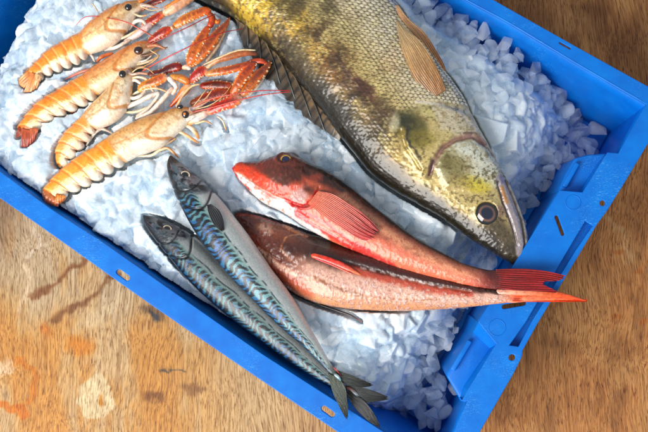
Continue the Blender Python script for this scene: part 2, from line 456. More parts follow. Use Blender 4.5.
rim = rb.build('rim', blue, crate, smooth=False)

Uax = P([(423, 279)], RIM)[0]-P([(324, 216)], RIM)[0]; Uax /= np.linalg.norm(Uax)      # long axis
Vax = np.array([-Uax[1], Uax[0], 0])                                                  # across, towards the far side


def strip(top, ztop, inset, zbot, back, nrow=6):
    """sloping wall under a rim edge: inner face, with a back face a few mm behind"""
    T = P(top, RIM).copy(); T[:, 2] = ztop
    B = T.copy(); B += np.asarray(inset); B[:, 2] = zbot
    n = len(T); V = []; F = []
    bk = np.asarray(back)
    for r in range(nrow+1):
        s = r/nrow; e = s
        V += list(T*(1-e)+B*e)
    for r in range(nrow+1):
        s = r/nrow; V += list(T*(1-s)+B*s+bk)
    o = (nrow+1)*n
    for r in range(nrow):
        for i in range(n-1):
            F.append((r*n+i, r*n+i+1, (r+1)*n+i+1, (r+1)*n+i)); F.append((o+r*n+i+1, o+r*n+i, o+(r+1)*n+i, o+(r+1)*n+i+1))
    for i in range(n-1):
        F.append((i+1, i, o+i, o+i+1)); F.append((nrow*n+i, nrow*n+i+1, o+nrow*n+i+1, o+nrow*n+i))
    return V, F


ZT = RIM-.0025
b = MB(); b.add(*strip(bl_in, ZT, Vax*.012, .006, -Vax*.003)); b.build('side_wall', blue, crate)
b = MB(); b.add(*strip(tr_in, ZT, -Vax*.014, .006, Vax*.003)); b.build('side_wall', blue, crate)
b = MB(); b.add(*strip(left_in, ZT, Uax*.014, .006, -Uax*.003)); b.build('end_wall', blue, crate)
b = MB()
b.add(*strip([(436, 467), (455, 432), (468, 401), (461, 400)], ZT, -Uax*.014, .006, Uax*.003))
b.add(*strip([(608, 153), (619, 154), (647, 104)], ZT, -Uax*.014, .006, Uax*.003))
b.add(*strip([(479, 322), (560, 191)], ZT, -Uax*.012, .006, Uax*.003))
b.build('end_wall', blue, crate)


def block(top, ztop, inset, zbot):
    T = P(top, RIM).copy(); T[:, 2] = ztop; B = T+np.asarray(inset); B[:, 2] = zbot; n = len(T)
    return list(T)+list(B), [tuple(range(n))]+[(i, (i+1) % n, n+(i+1) % n, n+i) for i in range(n)]


def bevelled(V, F, w, seg=3):
    bm = bmesh.new(); vs = [bm.verts.new(tuple(v)) for v in V]
    for f in F: bm.faces.new([vs[i] for i in f])
    bmesh.ops.recalc_face_normals(bm, faces=bm.faces)
    bmesh.ops.bevel(bm, geom=list(bm.edges), offset=w, segments=seg, profile=.5, affect='EDGES', clamp_overlap=True)
    bm.verts.index_update(); V = [tuple(v.co) for v in bm.verts]; F = [tuple(v.index for v in f.verts) for f in bm.faces]; bm.free(); return V, F


ZP = .104
# the two sunken pockets of the handle end, each with its raised rib
V, F = block([(611, 150), (590, 151.5), (577, 155), (569, 168), (559, 190), (562, 196), (590, 198)], ZP, -Uax*.012, .012)
b = MB(); b.add(*bevelled(V, F, .002)); pk = b.build('handle_pocket', blue, crate)
V, F = block([(472, 336), (478, 320), (500, 346), (468, 395), (470, 404), (461, 404), (446, 378), (447, 373)], ZP, -Uax*.012, .012)
b = MB(); b.add(*bevelled(V, F, .002)); pk2 = b.build('handle_pocket', blue, crate)
for (x0, y0), (x1, y1), par in (((579, 161), (565.5, 185), pk), ((470, 341), (452, 371), pk2)):
    d_ = np.array([x1-x0, y1-y0], float); d_ /= np.linalg.norm(d_); nn = np.array([-d_[1], d_[0]])*2.7
    V, F = block([(x0+nn[0], y0+nn[1]), (x1+nn[0], y1+nn[1]), (x1-nn[0], y1-nn[1]), (x0-nn[0], y0-nn[1])], ZP+.006, (0, 0, 0), ZP-.003)
    F.append(tuple(range(4, 8))[::-1]); b = MB(); b.add(*bevelled(V, F, .0012)); b.build('rib', blue, par)
# sloping flanks of the pockets


def quad(tops, bots):
    A = P(tops, RIM).copy(); A[:, 2] = RIM-.0008; Bq = P(bots, RIM).copy(); Bq[:, 2] = ZP; V = list(A)+list(Bq)
    n = len(A); V += [np.array(v)-np.array([0, 0, .003]) for v in V]; F = []
    for i in range(n-1):
        F += [(i, i+1, n+i+1, n+i), (2*n+i+1, 2*n+i, 3*n+i, 3*n+i+1)]
    F += [(0, n, 3*n, 2*n), (n-1, 2*n+n-1, 4*n-1, 2*n-1)]
    return V, F


b = MB()
b.add(*quad([(479, 322), (497, 344), (468, 391), (466, 403)], [(473, 333), (490, 349), (463, 388), (460, 398)]))
b.build('pocket_flank', blue, crate, smooth=False); b = MB()
b.add(*quad([(619, 154), (608, 153), (583, 193), (560, 191)], [(616, 158), (604, 155), (580, 190), (562, 188)]))
b.build('pocket_flank', blue, crate, smooth=False)
V, F = plate([(x, y) for x, y in [(582, 216), (596.5, 224.5), (578.5, 251), (534, 323), (520.5, 349), (505, 346), (523, 320), (558, 261)]], [], RIM-.011, .0025)
b = MB(); b.add(V, F)
g = P(groove, RIM); g = g.copy(); g[:, 2] = RIM-.001; g2_ = g.copy(); g2_[:, 2] = RIM-.012; n = len(g)
b.add(list(g)+list(g2_), [(i, (i+1) % n, n+(i+1) % n, n+i) for i in range(n)])
b.build('groove', blue, crate, smooth=False)
# round moulding marks and the raised inner edge of the rim
for cx, cy, r in ((573, 202.5, 7), (497, 327.5, 8)):
    c0 = P([(cx, cy)], RIM)[0]; R0 = r*DIST/900; k = 40
    V = []; F = []; b = MB()
    for i in range(k):
        a = 2*math.pi*i/k
        for rr, zz in ((R0-.0005, 0), (R0, .0004), (R0+.0005, 0), (R0, -.001)):
            V.append((c0[0]+rr*math.cos(a), c0[1]+rr*math.sin(a), RIM+zz))
    for i in range(k):
        for j in range(4): F.append((i*4+j, ((i+1) % k)*4+j, ((i+1) % k)*4+(j+1) % 4, i*4+(j+1) % 4))
    b.add(V, F); b.build('mould_mark', blue, crate)


def bead(pts, z, r, n=60):
    q = np.array([(x, y, z, r) for x, y in pts], float)
    return tube(q, n=n, m=10, cap=True)


b = MB(); V, F, C = bead(tr_in, RIM-.0008, 1.2, 90); b.add(V, F)
V, F, C = bead([(-122, 109), (-60, 155.5), (0, 196.5), (67, 243.5), (133, 290.5), (250, 371), (340, 432), (428, 492)], RIM-.0012, 1.4, 90); b.add(V, F)
V, F, C = bead([(647, 104), (633, 129), (619, 154)], RIM-.0008, 1.0, 20); b.add(V, F)
b.build('rim_bead', blue, crate)
# floor and outer shell
fl = P([(-85, 113), (436, 467), (647, 104), (102, -211)], RIM).copy(); fl[:, 2] = .006
fp = [(-85, 113), (436, 467), (455, 432), (461, 401), (447, 376), (479, 322), (560, 191), (577, 155), (608, 153), (619, 154), (647, 104), (102, -211)]
FT = P(fp, RIM).copy(); FT[:, 2] = .008; FT[1:11] -= Uax*.004; FB_ = FT.copy(); FB_[:, 2] = .003; n = len(FT)
b = MB(); b.add(list(FT)+list(FB_), [tuple(range(n)), tuple(range(n, 2*n))[::-1]]+[(i, (i+1) % n, n+(i+1) % n, n+i) for i in range(n)]); b.build('floor', blue, crate, smooth=False)

bodies = []; press = []      # meshes that press the ice down


def loft(st, zs, ks, n, m, e=1.0, tilt=0.0, ends=None):
    """body between two traced silhouette edges, real thickness; zs/ks = [(u, value)] centre height and thickness ratio"""
    Q, uu, L = spline(st, n, ends)
    zc = np.interp(uu, [a for a, _ in zs], [b_ for _, b_ in zs]); k = np.interp(uu, [a for a, _ in ks], [b_ for _, b_ in ks])
    A = P(Q[:, :2], zc); B = P(Q[:, 2:4], zc); mid = (A+B)/2; half = (B-A)/2; hw = np.linalg.norm(half, axis=1)
    side = half/(hw[:, None]+1e-9)
    ph = np.linspace(0, 2*math.pi, m, endpoint=False); c, s = np.cos(ph), np.sin(ph)
    Z = np.array([0, 0, 1.0]); T = hw*k
    ss = np.sign(s)*np.abs(s)**e
    V = mid[:, None]+half[:, None]*(-c)[None, :, None]+(T[:, None]*ss[None])[:, :, None]*Z
    if tilt:
        V[:, :, 2] += (T[:, None]*(-c)[None]*tilt)
    w = (1-c)/2
    px = Q[:, None, :2]*(1-w)[None, :, None]+Q[:, None, 2:4]*w[None, :, None]
    N = side[:, None]*(-c)[None, :, None]*np.minimum(1, k)[:, None, None]+Z*s[None, :, None]
    N /= np.linalg.norm(N, axis=2)[:, :, None]+1e-9
    return dict(V=V.reshape(-1, 3), N=N.reshape(-1, 3), px=px.reshape(-1, 2), u=np.repeat(uu, m), w=np.tile(w, n), s=np.tile(s, n),
                F=grid_faces(n, m), L=L, n=n, m=m)


def body(name, g, V, col, mat, parent, sheen=None):
    n, m = g['n'], g['m']; ring = lambda a: np.repeat(a.mean(0)[None], m, 0)
    V2 = np.vstack([ring(V[:m]), V, ring(V[-m:])]); c2_ = np.vstack([col[:m], col, col[-m:]])
    sh = None if sheen is None else np.r_[sheen[:m], sheen, sheen[-m:]]
    o = mk(name, V2, grid_faces(n+2, m), mat, parent, c2_, True, sh)
    bodies.append((V, None))
    return o


def fin(name, root, tip, zr, zt, parent, cr, ct, rays=14, mat=None, thick=.0006, n=60, m=26, ridge=.0006, edge=0.0, seed=0, arch=.0, dark=(60, 40, 25), da=.5, label=None):
    """thin fin with real thickness between a root line and a tip line, folded along its rays"""
    R, _, _ = spline([list(p)+list(p) for p in root], n); T, _, _ = spline([list(p)+list(p) for p in tip], n)
    t = np.linspace(0, 1, m); pr = R[:, None, :2]*(1-t)[None, :, None]+T[:, None, :2]*t[None, :, None]
    u = np.linspace(0, 1, n)
    if edge:
        j = edge*(vnoise(u*rays*1.3, u*0+seed, seed)-.5)
        pr += (T[:, None, :2]-R[:, None, :2])*(t**3)[None, :, None]*j[:, None, None]
    z = zr*(1-t)[None]+zt*t[None]+arch*np.sin(t*math.pi)[None]+ridge*np.sin(u*rays*2*math.pi)[:, None]*(.35+t[None]*.65)
    z = z+0*u[:, None]
    W = P(pr.reshape(-1, 2), z.ravel())
    V = np.vstack([W+np.array([0, 0, thick/2]), W-np.array([0, 0, thick/2])])
    g = grid_faces(n, m, False); o = n*m; F = [tuple(f) for f in g]+[tuple(f[::-1]+o) for f in g]
    rim_ = [i*m for i in range(n)]+[(n-1)*m+j for j in range(1, m)]+[i*m+m-1 for i in range(n-2, -1, -1)]+[j for j in range(m-2, 0, -1)]
    for a, b_ in zip(rim_, rim_[1:]+rim_[:1]): F.append((a, b_, b_+o, a+o))
    cc = np.asarray(cr, float)*(1-t)[None, :, None]+np.asarray(ct, float)*t[None, :, None]+np.zeros((n, 1, 1))
    uw_ = u+(vnoise(u*rays*.45, u*0+3., seed+4)-.5)*1.6/rays; ray = sstep(.1, .7, np.sin(uw_*rays*2*math.pi+math.pi))*da*(.4+.6*vnoise(u*rays*.8, u*0, seed+8))
    cc = cc*(1-ray[:, None, None])+np.asarray(dark, float)*ray[:, None, None]
    nz = fbm(np.repeat(u[:, None]*rays, m, 1), np.repeat(t[None]*3, n, 0), seed, 3)
    cc = cc*(.75+.5*nz)[:, :, None]; cc = cc.reshape(-1, 3)
    return mk(name, V, F, mat or fin_m, parent, np.vstack([cc, cc]), label=label)


def leaf(name, left, right, z0, z1, parent, c0, c1, rays=8, thick=.0006, n=70, m=40, ridge=.0005, seed=0, arch=.0, cup=.0, dark=(60, 40, 25), da=.5, fray=.0, mat=None, notch=0.):
    """leaf-shaped fin between two edges that both run from base to tip; its rays run along it"""
    R, _, _ = spline([list(p)+list(p) for p in left], n); T, _, _ = spline([list(p)+list(p) for p in right], n)
    t = np.linspace(0, 1, m); u = np.linspace(0, 1, n); U_ = np.repeat(u[:, None], m, 1); T_ = np.repeat(t[None], n, 0)
    fr = 1-fray*vnoise(t*rays*1.2, t*0+seed, seed)-notch*np.exp(-((t-.58)/.2)**2); k = u[:, None]*fr[None]*(n-1); i0 = np.clip(k.astype(int), 0, n-2); f = (k-i0)[..., None]
    Rr = R[i0][..., :2]*(1-f)+R[i0+1][..., :2]*f; Tt = T[i0][..., :2]*(1-f)+T[i0+1][..., :2]*f
    pr = Rr*(1-t)[None, :, None]+Tt*t[None, :, None]
    wv_ = np.sin((T_+.03*np.sin(U_*5+seed))*rays*2*math.pi)
    z = z0*(1-U_)+z1*U_+arch*np.sin(U_*math.pi)+cup*np.sin(T_*math.pi)+ridge*wv_
    W = P(pr.reshape(-1, 2), z.ravel()); V = np.vstack([W+np.array([0, 0, thick/2]), W-np.array([0, 0, thick/2])])
    g = grid_faces(n, m, False); o = n*m; F = [tuple(f_) for f_ in g]+[tuple(f_[::-1]+o) for f_ in g]
    rim_ = [i*m for i in range(n)]+[(n-1)*m+j for j in range(1, m)]+[i*m+m-1 for i in range(n-2, -1, -1)]+[j for j in range(m-2, 0, -1)]
    for a, b_ in zip(rim_, rim_[1:]+rim_[:1]): F.append((a, b_, b_+o, a+o))
    cc = np.asarray(c0, float)*(1-U_[..., None])+np.asarray(c1, float)*U_[..., None]
    ray = sstep(.1, .8, -wv_)*da*(.4+.6*fbm(T_*rays, U_*4, seed, 2)); cc = cc*(1-ray[..., None])+np.asarray(dark, float)*ray[..., None]
    cc = cc*(.8+.4*fbm(T_*rays*2, U_*5, seed+2, 3))[..., None]; cc = cc.reshape(-1, 3)
    return mk(name, V, F, mat or fin_m, parent, np.vstack([cc, cc]))


def eye(parent, x, y, z, rx, ry, ang, rings, h=.5, name='eye', tiltx=0, tilty=0):
    """bulging eye; rings = [(radius fraction, colour)] from the pupil outwards"""
    if parent.get('category') == 'langoustine': rx *= .86; ry *= .86
    n, m = 18, 28; t = math.radians(ang); R0 = DIST/900; c0 = P([(x, y)], z)[0]; V = []; C = []
    rs = [r for r, _ in rings]; cs = np.array([c for _, c in rings], float)
    for i in range(n):
        th = math.pi*(i+.5)/n
        for j in range(m):
            ph = 2*math.pi*j/m; a = math.sin(th)*math.cos(ph)*rx; b_ = math.sin(th)*math.sin(ph)*ry; zz = math.cos(th)*min(rx, ry)*h
            X = a*math.cos(t)-b_*math.sin(t); Y = -(a*math.sin(t)+b_*math.cos(t))
            V.append((c0[0]+X*R0, c0[1]+Y*R0, c0[2]+zz*R0+(X*tiltx+Y*tilty)*R0))
            r = math.sin(th) if th < math.pi/2 else 1
            k = next((q for q in range(len(rs)) if r <= rs[q]), len(rs)-1); C.append(cs[k])
    F = [tuple(f[::-1]) for f in grid_faces(n, m)]+[tuple(range(m)), tuple(range((n-1)*m, n*m))[::-1]]
    return mk(name, V, F, eye_m, parent, np.array(C))


# ------------------------------------------------------------------ zander
zloc = P([(360, 100)], .09)[0]
zan = thing('zander', 'large yellow-green scaly zander with dark spiny back fin, lying at the upper right', 'fish', zloc)
zst = [(60, -110, 140, -190), (120, -60, 230, -150), (165, -22, 300, -90), (197, -1, 345, -48), (232, 17, 378, -16), (252, 32, 397, 4), (272, 51, 412, 25), (296, 80, 429, 46),
       (317, 105, 441, 66), (336, 131, 453, 82), (352, 151, 462, 95), (370, 173, 470, 111), (393, 190, 479, 128), (420, 206, 490, 148), (447, 222, 500, 167), (475, 242, 511, 187),
       (494, 254, 519, 206), (506, 261, 525, 224), (515, 265.5, 528.5, 243), (521, 266, 529, 252), (526, 263, 528, 259)]
g = loft(zst, [(0, .10), (.3, .112), (.6, .118), (.85, .118), (1, .112)], [(0, .5), (.5, .46), (.8, .5), (.95, .55), (1, .6)], 900, 340, e=.95)
px, u, w = g['px'], g['u'], g['w']; Lx = g['L']
s_px = u*Lx; wid = 140
# scales: staggered rows, real relief
sc_a = s_px/4.6; sc_b = w*150/4.3
row = np.floor(sc_b); fa = (sc_a+.5*(row % 2)) % 1.0; fb = sc_b-row
dd = np.sqrt(((fa-.35)/.65)**2*.9+((fb-.5)*1.55)**2)
scale_h = np.clip(1-dd, 0, 1)**.6
edgec = sstep(.55, 1.0, dd)
opx = 436-.0*w
headm = sstep(-6, 4, -segdist(px, [(380, 205), (398, 182), (404, 160), (405, 140), (412, 120), (432, 108), (470, 112)])*np.where(inpoly(px, [(380, 205), (398, 182), (404, 160), (405, 140), (412, 120), (432, 108), (470, 108), (560, 200), (560, 300), (380, 300)]), -1, 1))
sm = 1-headm                                                                          # where scales are
bigs = sstep(.18, .75, w)                                                             # flank scales larger/brighter towards the belly
nA = fbm(px[:, 0]/13, px[:, 1]/13, 31); nB = fbm(px[:, 0]/4, px[:, 1]/4, 41); nC = fbm(px[:, 0]/2.0, px[:, 1]/2.0, 51, 2)
pz = Paint(px, (192, 168, 106))
pz.put(sstep(.30, .85, w), (242, 232, 208))
pz.put((1-sstep(.0, .30, w+(nA-.5)*.12)), (128, 98, 50))
pz.put((1-sstep(.0, .13, w+(nA-.5)*.08)), (44, 40, 28))
pz.warp(10, 12, 8)
for x, y, rx, ry, c_, a in ((300, 16, 7, 16, (70, 60, 38), .7), (338, 14, 6, 16, (84, 76, 54), .6), (283, 54, 7, 9, (60, 52, 34), .7), (326, 40, 6, 10, (78, 58, 38), .7), (338, 72, 7, 15, (52, 36, 28), .9), (362, 102, 8, 15, (56, 38, 30), .85), (388, 128, 7, 13, (58, 46, 34), .8), (300, 48, 8, 12, (66, 52, 34), .75), (318, 82, 10, 6, (176, 136, 62), .7), (346, 104, 12, 7, (176, 136, 66), .7), (372, 128, 10, 6, (180, 130, 56), .7), (262, 10, 28, 22, (212, 178, 40), .8), (255, 20, 16, 10, (214, 182, 46), .7), (300, 30, 16, 14, (208, 168, 50), .7), (296, 12, 10, 16, (92, 82, 50), .6), (330, 12, 10, 20, (132, 122, 80), .5),
                            (318, 40, 9, 8, (96, 74, 44), .7), (325, 68, 22, 12, (192, 150, 66), .7), (306, 55, 12, 10, (150, 124, 50), .6), (350, 62, 14, 9, (112, 84, 48), .6), (345, 80, 16, 10, (84, 56, 40), .85),
                            (330, 85, 10, 16, (186, 138, 54), .65), (302, 60, 9, 9, (80, 76, 56), .6), (318, 96, 12, 10, (146, 118, 52), .6), (366, 96, 15, 8, (98, 60, 46), .8), (382, 118, 14, 14, (88, 72, 52), .75),
                            (352, 118, 18, 14, (120, 104, 66), .6), (376, 140, 18, 10, (84, 76, 54), .65), (392, 74, 14, 10, (212, 178, 132), .5), (400, 60, 10, 12, (222, 190, 150), .4), (386, 160, 14, 8, (150, 120, 60), .6),
                            (404, 168, 9, 12, (160, 130, 56), .7), (350, 40, 12, 20, (190, 178, 130), .4), (280, 36, 9, 6, (104, 92, 58), .6), (268, 28, 10, 7, (200, 164, 48), .6)):
    pz.blob(x, y, rx, ry, 45, c_, a*.9, .6)
pz.warp(1.5, 4, 9)
pz.stroke([(318, 40), (344, 66), (366, 92), (386, 116), (400, 132)], 4, (104, 56, 42), .22, 5)
# scale edges: dark in the pits, more over the flank
pit = edgec*sm*(.35+.5*bigs)*(.4+.8*nB)
pz.put(np.clip(pit*1.25*sstep(.08, .3, w), 0, 1), (74, 60, 34))
pz.put(sm*sstep(.50, .72, nC)*.6*(1-bigs*.6), (70, 58, 30))
pz.put(sm*(1-edgec)*sstep(.55, .7, nB)*.45, (232, 220, 160))
# head
hd = headm
pz.put(hd*.9*sstep(.12, .3, w), (200, 182, 128))
pz.warp(3, 5, 12)
pz.blob(414, 134, 17, 14, 60, (88, 84, 44), .9, .5); pz.blob(408, 128, 9, 8, 0, (54, 56, 36), .8, .6); pz.blob(424, 144, 12, 9, 0, (140, 128, 52), .7, .6)
pz.blob(436, 118, 20, 7, 20, (206, 196, 140), .7, .6)
pz.poly([(430, 108), (470, 110), (492, 150), (480, 150), (462, 142), (442, 134)], (214, 204, 186), .75, 4)
pz.poly([(437, 172), (441, 158), (452, 147), (466, 142), (480, 148), (497, 164), (505, 184), (498, 188), (470, 190), (445, 185)], (206, 202, 176), .9, 3)
pz.blob(470, 154, 16, 9, 25, (226, 228, 218), .7, .6); pz.blob(487, 172, 13, 10, 50, (228, 228, 214), .8, .6)
pz.blob(455, 172, 13, 12, 45, (128, 116, 66), .7, .6); pz.blob(447, 165, 6, 8, 0, (120, 108, 60), .6, .6); pz.blob(476, 188, 13, 7, 15, (206, 188, 62), .8, .6); pz.blob(460, 186, 12, 5, 20, (170, 150, 80), .6, .6)
pz.stroke([(404, 134), (407, 150), (414, 163), (424, 176)], 4, (190, 164, 80), .6, 2.5); pz.stroke([(409, 135), (412, 150), (424, 164)], 2, (40, 36, 20), .7, 1.5)
pz.blob(397, 128, 5, 9, 12, (214, 208, 180), .7, .5); pz.put(hd*sstep(.56, .70, nC)*sstep(.35, .6, nA)*.4, (84, 74, 46)); pz.put(hd*sstep(.58, .7, fbm(px[:, 0]/6, px[:, 1]/6, 88))*.35, (150, 126, 84))
pz.warp(.8, 3, 12)
pz.stroke([(432, 176), (437, 163), (444, 152), (456, 144), (470, 140), (484, 146)], 3.4, (158, 122, 116), .8, 2.2)
pz.stroke([(430, 178), (434, 165)], 2.5, (86, 56, 60), .8, 1.5)
pz.stroke([(418, 108), (440, 110), (460, 118), (476, 134)], 2.2, (224, 216, 206), .7, 1.5)
pz.stroke([(464, 138), (474, 137), (482, 145), (494, 158)], 1.6, (120, 90, 86), .7, 1.2)
# dark back of the head and snout
back = (1-sstep(.10, .27, w+(nA-.5)*.1))*sstep(.5, .62, u)
pz.put(back*.95, (48, 42, 26))
pz.warp(2, 3, 12)
pz.blob(500, 238, 22, 13, 52, (92, 80, 66), .85, .5); pz.blob(486, 240, 16, 7, 40, (40, 36, 26), .8, .5); pz.blob(512, 254, 9, 9, 40, (70, 62, 52), .8, .5); pz.blob(502, 212, 6, 10, 60, (150, 122, 112), .7, .5)
pz.put(sstep(.55, .8, nC)*sstep(.82, .9, u)*.5, (60, 50, 38))
pz.put(hd*sstep(.5, .75, nC)*.3, (110, 96, 50))
pz.warp(.6, 3, 12)
pz.stroke([(500, 182), (505, 198), (513, 218), (519, 238), (521, 254)], 9, (186, 176, 182), .9, 2.5)
pz.stroke([(501, 190), (506, 204)], 3, (206, 150, 90), .8, 2)
pz.stroke([(506, 182), (514, 200), (522, 222), (525, 244), (523, 258)], 2.0, (86, 66, 62), .8, 1.4)
pz.stroke([(511, 186), (518, 202), (525, 222), (528, 242)], 3.5, (224, 214, 204), .85, 1.5)
pz.stroke([(497, 184), (502, 202), (510, 222), (517, 244)], 1.4, (70, 56, 54), .8, 1.2)
# relief
up_ = np.clip(g['s'], 0, 1)
h = sm*(scale_h*.00042)*(.5+.7*bigs)
h += (fbm(px[:, 0]/9, px[:, 1]/9, 61)-.5)*.0009*sm+(nC-.5)*.0002
hd_pt = Paint(px, (0, 0, 0)); hd_pt.warp(.6, 5, 12)


def relief(kind, *a):
    return getattr(hd_pt, kind)(*a)


h += .0022*hd_pt.poly([(404, 140), (412, 118), (440, 110), (470, 118), (486, 146), (462, 141), (445, 150), (436, 170), (424, 176), (410, 158)], (1, 1, 1), 1, 3.5)
h += .0020*hd_pt.poly([(439, 172), (443, 158), (454, 148), (468, 143), (484, 150), (500, 172), (500, 186), (470, 192), (446, 190)], (1, 1, 1), 1, 3.5)
h -= .0020*hd_pt.stroke([(430, 180), (436, 164), (444, 152), (456, 144), (472, 140), (486, 148)], 2.4, (1, 1, 1), 1, 2)
h -= .0012*hd_pt.stroke([(404, 136), (408, 152), (422, 172)], 2, (1, 1, 1), 1, 2)
h -= .0014*hd_pt.stroke([(497, 184), (502, 202), (510, 222), (517, 246)], 1.4, (1, 1, 1), 1, 1.6)
h += .0010*hd_pt.stroke([(501, 186), (506, 200), (514, 220), (520, 244)], 6, (1, 1, 1), 1, 3)
h -= .0022*hd_pt.stroke([(506, 182), (514, 200), (522, 222), (525, 244), (523, 258)], 1.2, (1, 1, 1), 1, 1.5)
h += .0012*hd_pt.blob(487, 214, 14, 13, 45, (1, 1, 1), 1, .25)
h -= .003*hd_pt.blob(487, 214, 10.5, 10, 45, (1, 1, 1), 1, .15)
h += headm*sstep(.05, .3, u)*(fbm(px[:, 0]/3.6, px[:, 1]/3.6, 71, 3)-.5)*.0007
V = g['V']+g['N']*(h*np.where(g['s'] > -.2, 1, .3))[:, None]
sheen = np.clip(.35+.9*(1-sstep(.1, .5, w))+.3*sm, 0, 1)
body('body', g, V, np.clip(pz.c, 6, 250), zander_m, zan, sheen)
# height of the body surface above a photo position, from the undeformed loft


def surf(gd, x, y):
    s_ = gd['s'] > 0; i = np.argmin(((gd['px'][s_]-np.array([x, y]))**2).sum(1)); return float(gd['V'][s_][i, 2])


gz = g
ze = surf(gz, 487, 214)
eye(zan, 487, 214, ze-.0030, 12.6, 11.6, 45, [(.54, (24, 38, 66)), (.60, (140, 108, 98)), (.65, (74, 58, 50)), (.80, (36, 40, 38)), (.93, (24, 28, 26)), (1, (110, 104, 60))], .55, tiltx=-.1, tilty=.1)
# fins: flattened spiny back fin along the lower left edge, two pelvic fins, a small breast fin
fin('dorsal_fin', [(232, 16), (254, 32), (276, 52), (298, 79), (319, 106), (341, 137)], [(236, 19), (243, 44), (258, 66), (279, 89), (306, 117), (340, 141)], .121, .119, zan,
    (140, 112, 74), (78, 76, 72), rays=22, thick=.0008, ridge=.0003, edge=.25, seed=3, dark=(36, 30, 24), da=.75, n=130)
ds = MB()
for x0, y0, x1, y1 in ((240, 20, 249, 46), (251, 30, 262, 62), (258, 36, 281, 84), (268, 46, 296, 99), (282, 62, 312, 118), (298, 82, 326, 132)):
    V_, F_, C_ = tube([(x0+5, y0, .122, 1.0), ((x0+x1)/2+3, (y0+y1)/2-2, .1222, .8), (x1-1, y1, .1205, .4)], 20, 8, stops=[(0, (150, 130, 90)), (.6, (70, 70, 70)), (1, (150, 165, 170))], seed=int(x0)); ds.add(V_, F_, C_)
ds.build('fin_spine', shell_m, zan)
z1 = surf(gz, 425, 60)
leaf('pelvic_fin', [(431, 99), (426, 93), (414, 78), (405, 58), (398.5, 36), (396, 21)], [(446, 90), (440, 74), (430, 55), (417, 38), (405, 28), (398, 20)], surf(gz, 436, 93)+.0005, surf(gz, 402, 32)+.006, zan, (170, 124, 74), (206, 186, 150), rays=12, ridge=.0003, seed=5, dark=(130, 96, 56), da=.28, arch=.004, cup=.001)
leaf('pelvic_fin', [(440, 80), (430, 62), (418, 42), (405, 24), (398, 14), (395, 5)], [(447, 78), (446, 70), (436, 50), (424, 32), (409, 19), (398, 5)], .118, surf(gz, 385, 0)+.002, zan, (206, 150, 110), (222, 190, 150), rays=6, ridge=.0003, seed=6, dark=(150, 100, 76), da=.4, arch=.005)

# ------------------------------------------------------------------ gurnards


def gurnard(which):
    if which == 1:
        st = [(231.5, 168, 232.5, 169.5), (236, 164, 236, 176), (247, 162, 246, 187), (260, 161, 256, 197), (273, 156.5, 267, 205), (284, 153, 278, 210), (296, 156, 290, 217), (310, 163, 303, 226), (326, 170, 317, 234), (342, 180, 333, 242),
              (357, 192, 351, 249.5), (375, 207, 370, 257), (392, 220, 390, 265), (410, 233, 410, 271), (427, 244, 428, 276), (445, 254, 445, 280), (460, 262, 462, 284), (475, 267, 477, 287), (490, 270, 492, 289), (505, 270, 505, 290)]
        zs = [(0, .122), (.3, .126), (.6, .126), (.8, .128), (1, .130)]
    else:
        st = [(234.5, 214, 235.5, 216), (240, 212.5, 238, 222), (250, 214, 244, 233), (263, 217, 252, 248), (277, 222, 261, 262), (292, 227, 273, 277), (307, 233, 289, 290), (322, 237, 306, 299), (338, 241, 325, 305), (356, 246, 347, 308.5),
              (378, 250, 372, 310.5), (402, 257, 398, 311), (425, 265, 422, 310.5), (447, 272, 446, 309), (470, 280, 470, 307), (490, 286, 492, 304.5), (508, 290, 510, 302.5), (518, 291, 519, 301.5)]
        zs = [(0, .106), (.3, .110), (.6, .112), (.8, .118), (1, .127)]
    ks = [(0, .7), (.2, .62), (.5, .6), (.8, .65), (.93, .5), (1, .08)]
    g = loft(st, zs, ks, 560, 150, e=.92)
    return g


g = gurnard(1); g1_ = g; px, u, w = g['px'], g['u'], g['w']
g1loc = P([(330, 215)], .10)[0]
gu1 = thing('gurnard', 'upper gurnard of two, bright red-orange with white jaw and folded red breast fin', 'fish', g1loc, 'red gurnards side by side')
nA = fbm(px[:, 0]/8, px[:, 1]/8, 131); nB = fbm(px[:, 0]/2.5, px[:, 1]/2.5, 141, 3)
pz = Paint(px, (220, 134, 106)); pz.warp(4, 7, 21)
pz.put(sstep(.52, .8, w), (240, 138, 104))
pz.put((1-sstep(.28, .54, w+(nA-.5)*.3)), (98, 52, 38))
pz.put((1-sstep(.06, .24, w+(nA-.5)*.1)), (54, 36, 26))
# head: brown top, orange band, white jaw
hm = 1-sstep(290, 318, px[:, 0]+.25*(px[:, 1]-190))
pz.put(hm, (128, 64, 42))
pz.blob(262, 172, 22, 8, 5, (150, 62, 34), .8, .6)
pz.blob(285, 178, 18, 10, 25, (112, 62, 44), .9, .6); pz.blob(305, 182, 14, 9, 30, (98, 52, 36), .8, .6); pz.blob(276, 186, 14, 8, 40, (122, 74, 54), .8, .6)
pz.warp(1.6, 4, 22)
pz.stroke([(236, 168), (250, 173), (264, 182), (276, 190), (288, 196), (300, 192)], 10, (232, 88, 34), .95, 4)
pz.stroke([(300, 193), (312, 182), (322, 178)], 6, (206, 104, 76), .7, 4)
pz.poly([(235, 172), (246, 177), (258, 186), (268, 192), (280, 198), (294, 204), (306, 216), (330, 238), (322, 246), (300, 232), (280, 216), (262, 206), (244, 192)], (240, 236, 234), .97, 2)
pz.poly([(292, 196), (306, 190), (312, 198), (308, 206), (296, 204)], (214, 176, 172), .9, 2.5)
pz.stroke([(234, 168), (233, 172), (240, 182), (250, 190)], 2, (206, 40, 34), .9, 1.5)
pz.blob(272, 198, 6, 3, 30, (226, 90, 70), .5, .9); pz.put(sstep(.62, .72, nB)*(px[:, 0] < 300)*(w > .55)*.5, (226, 70, 44))
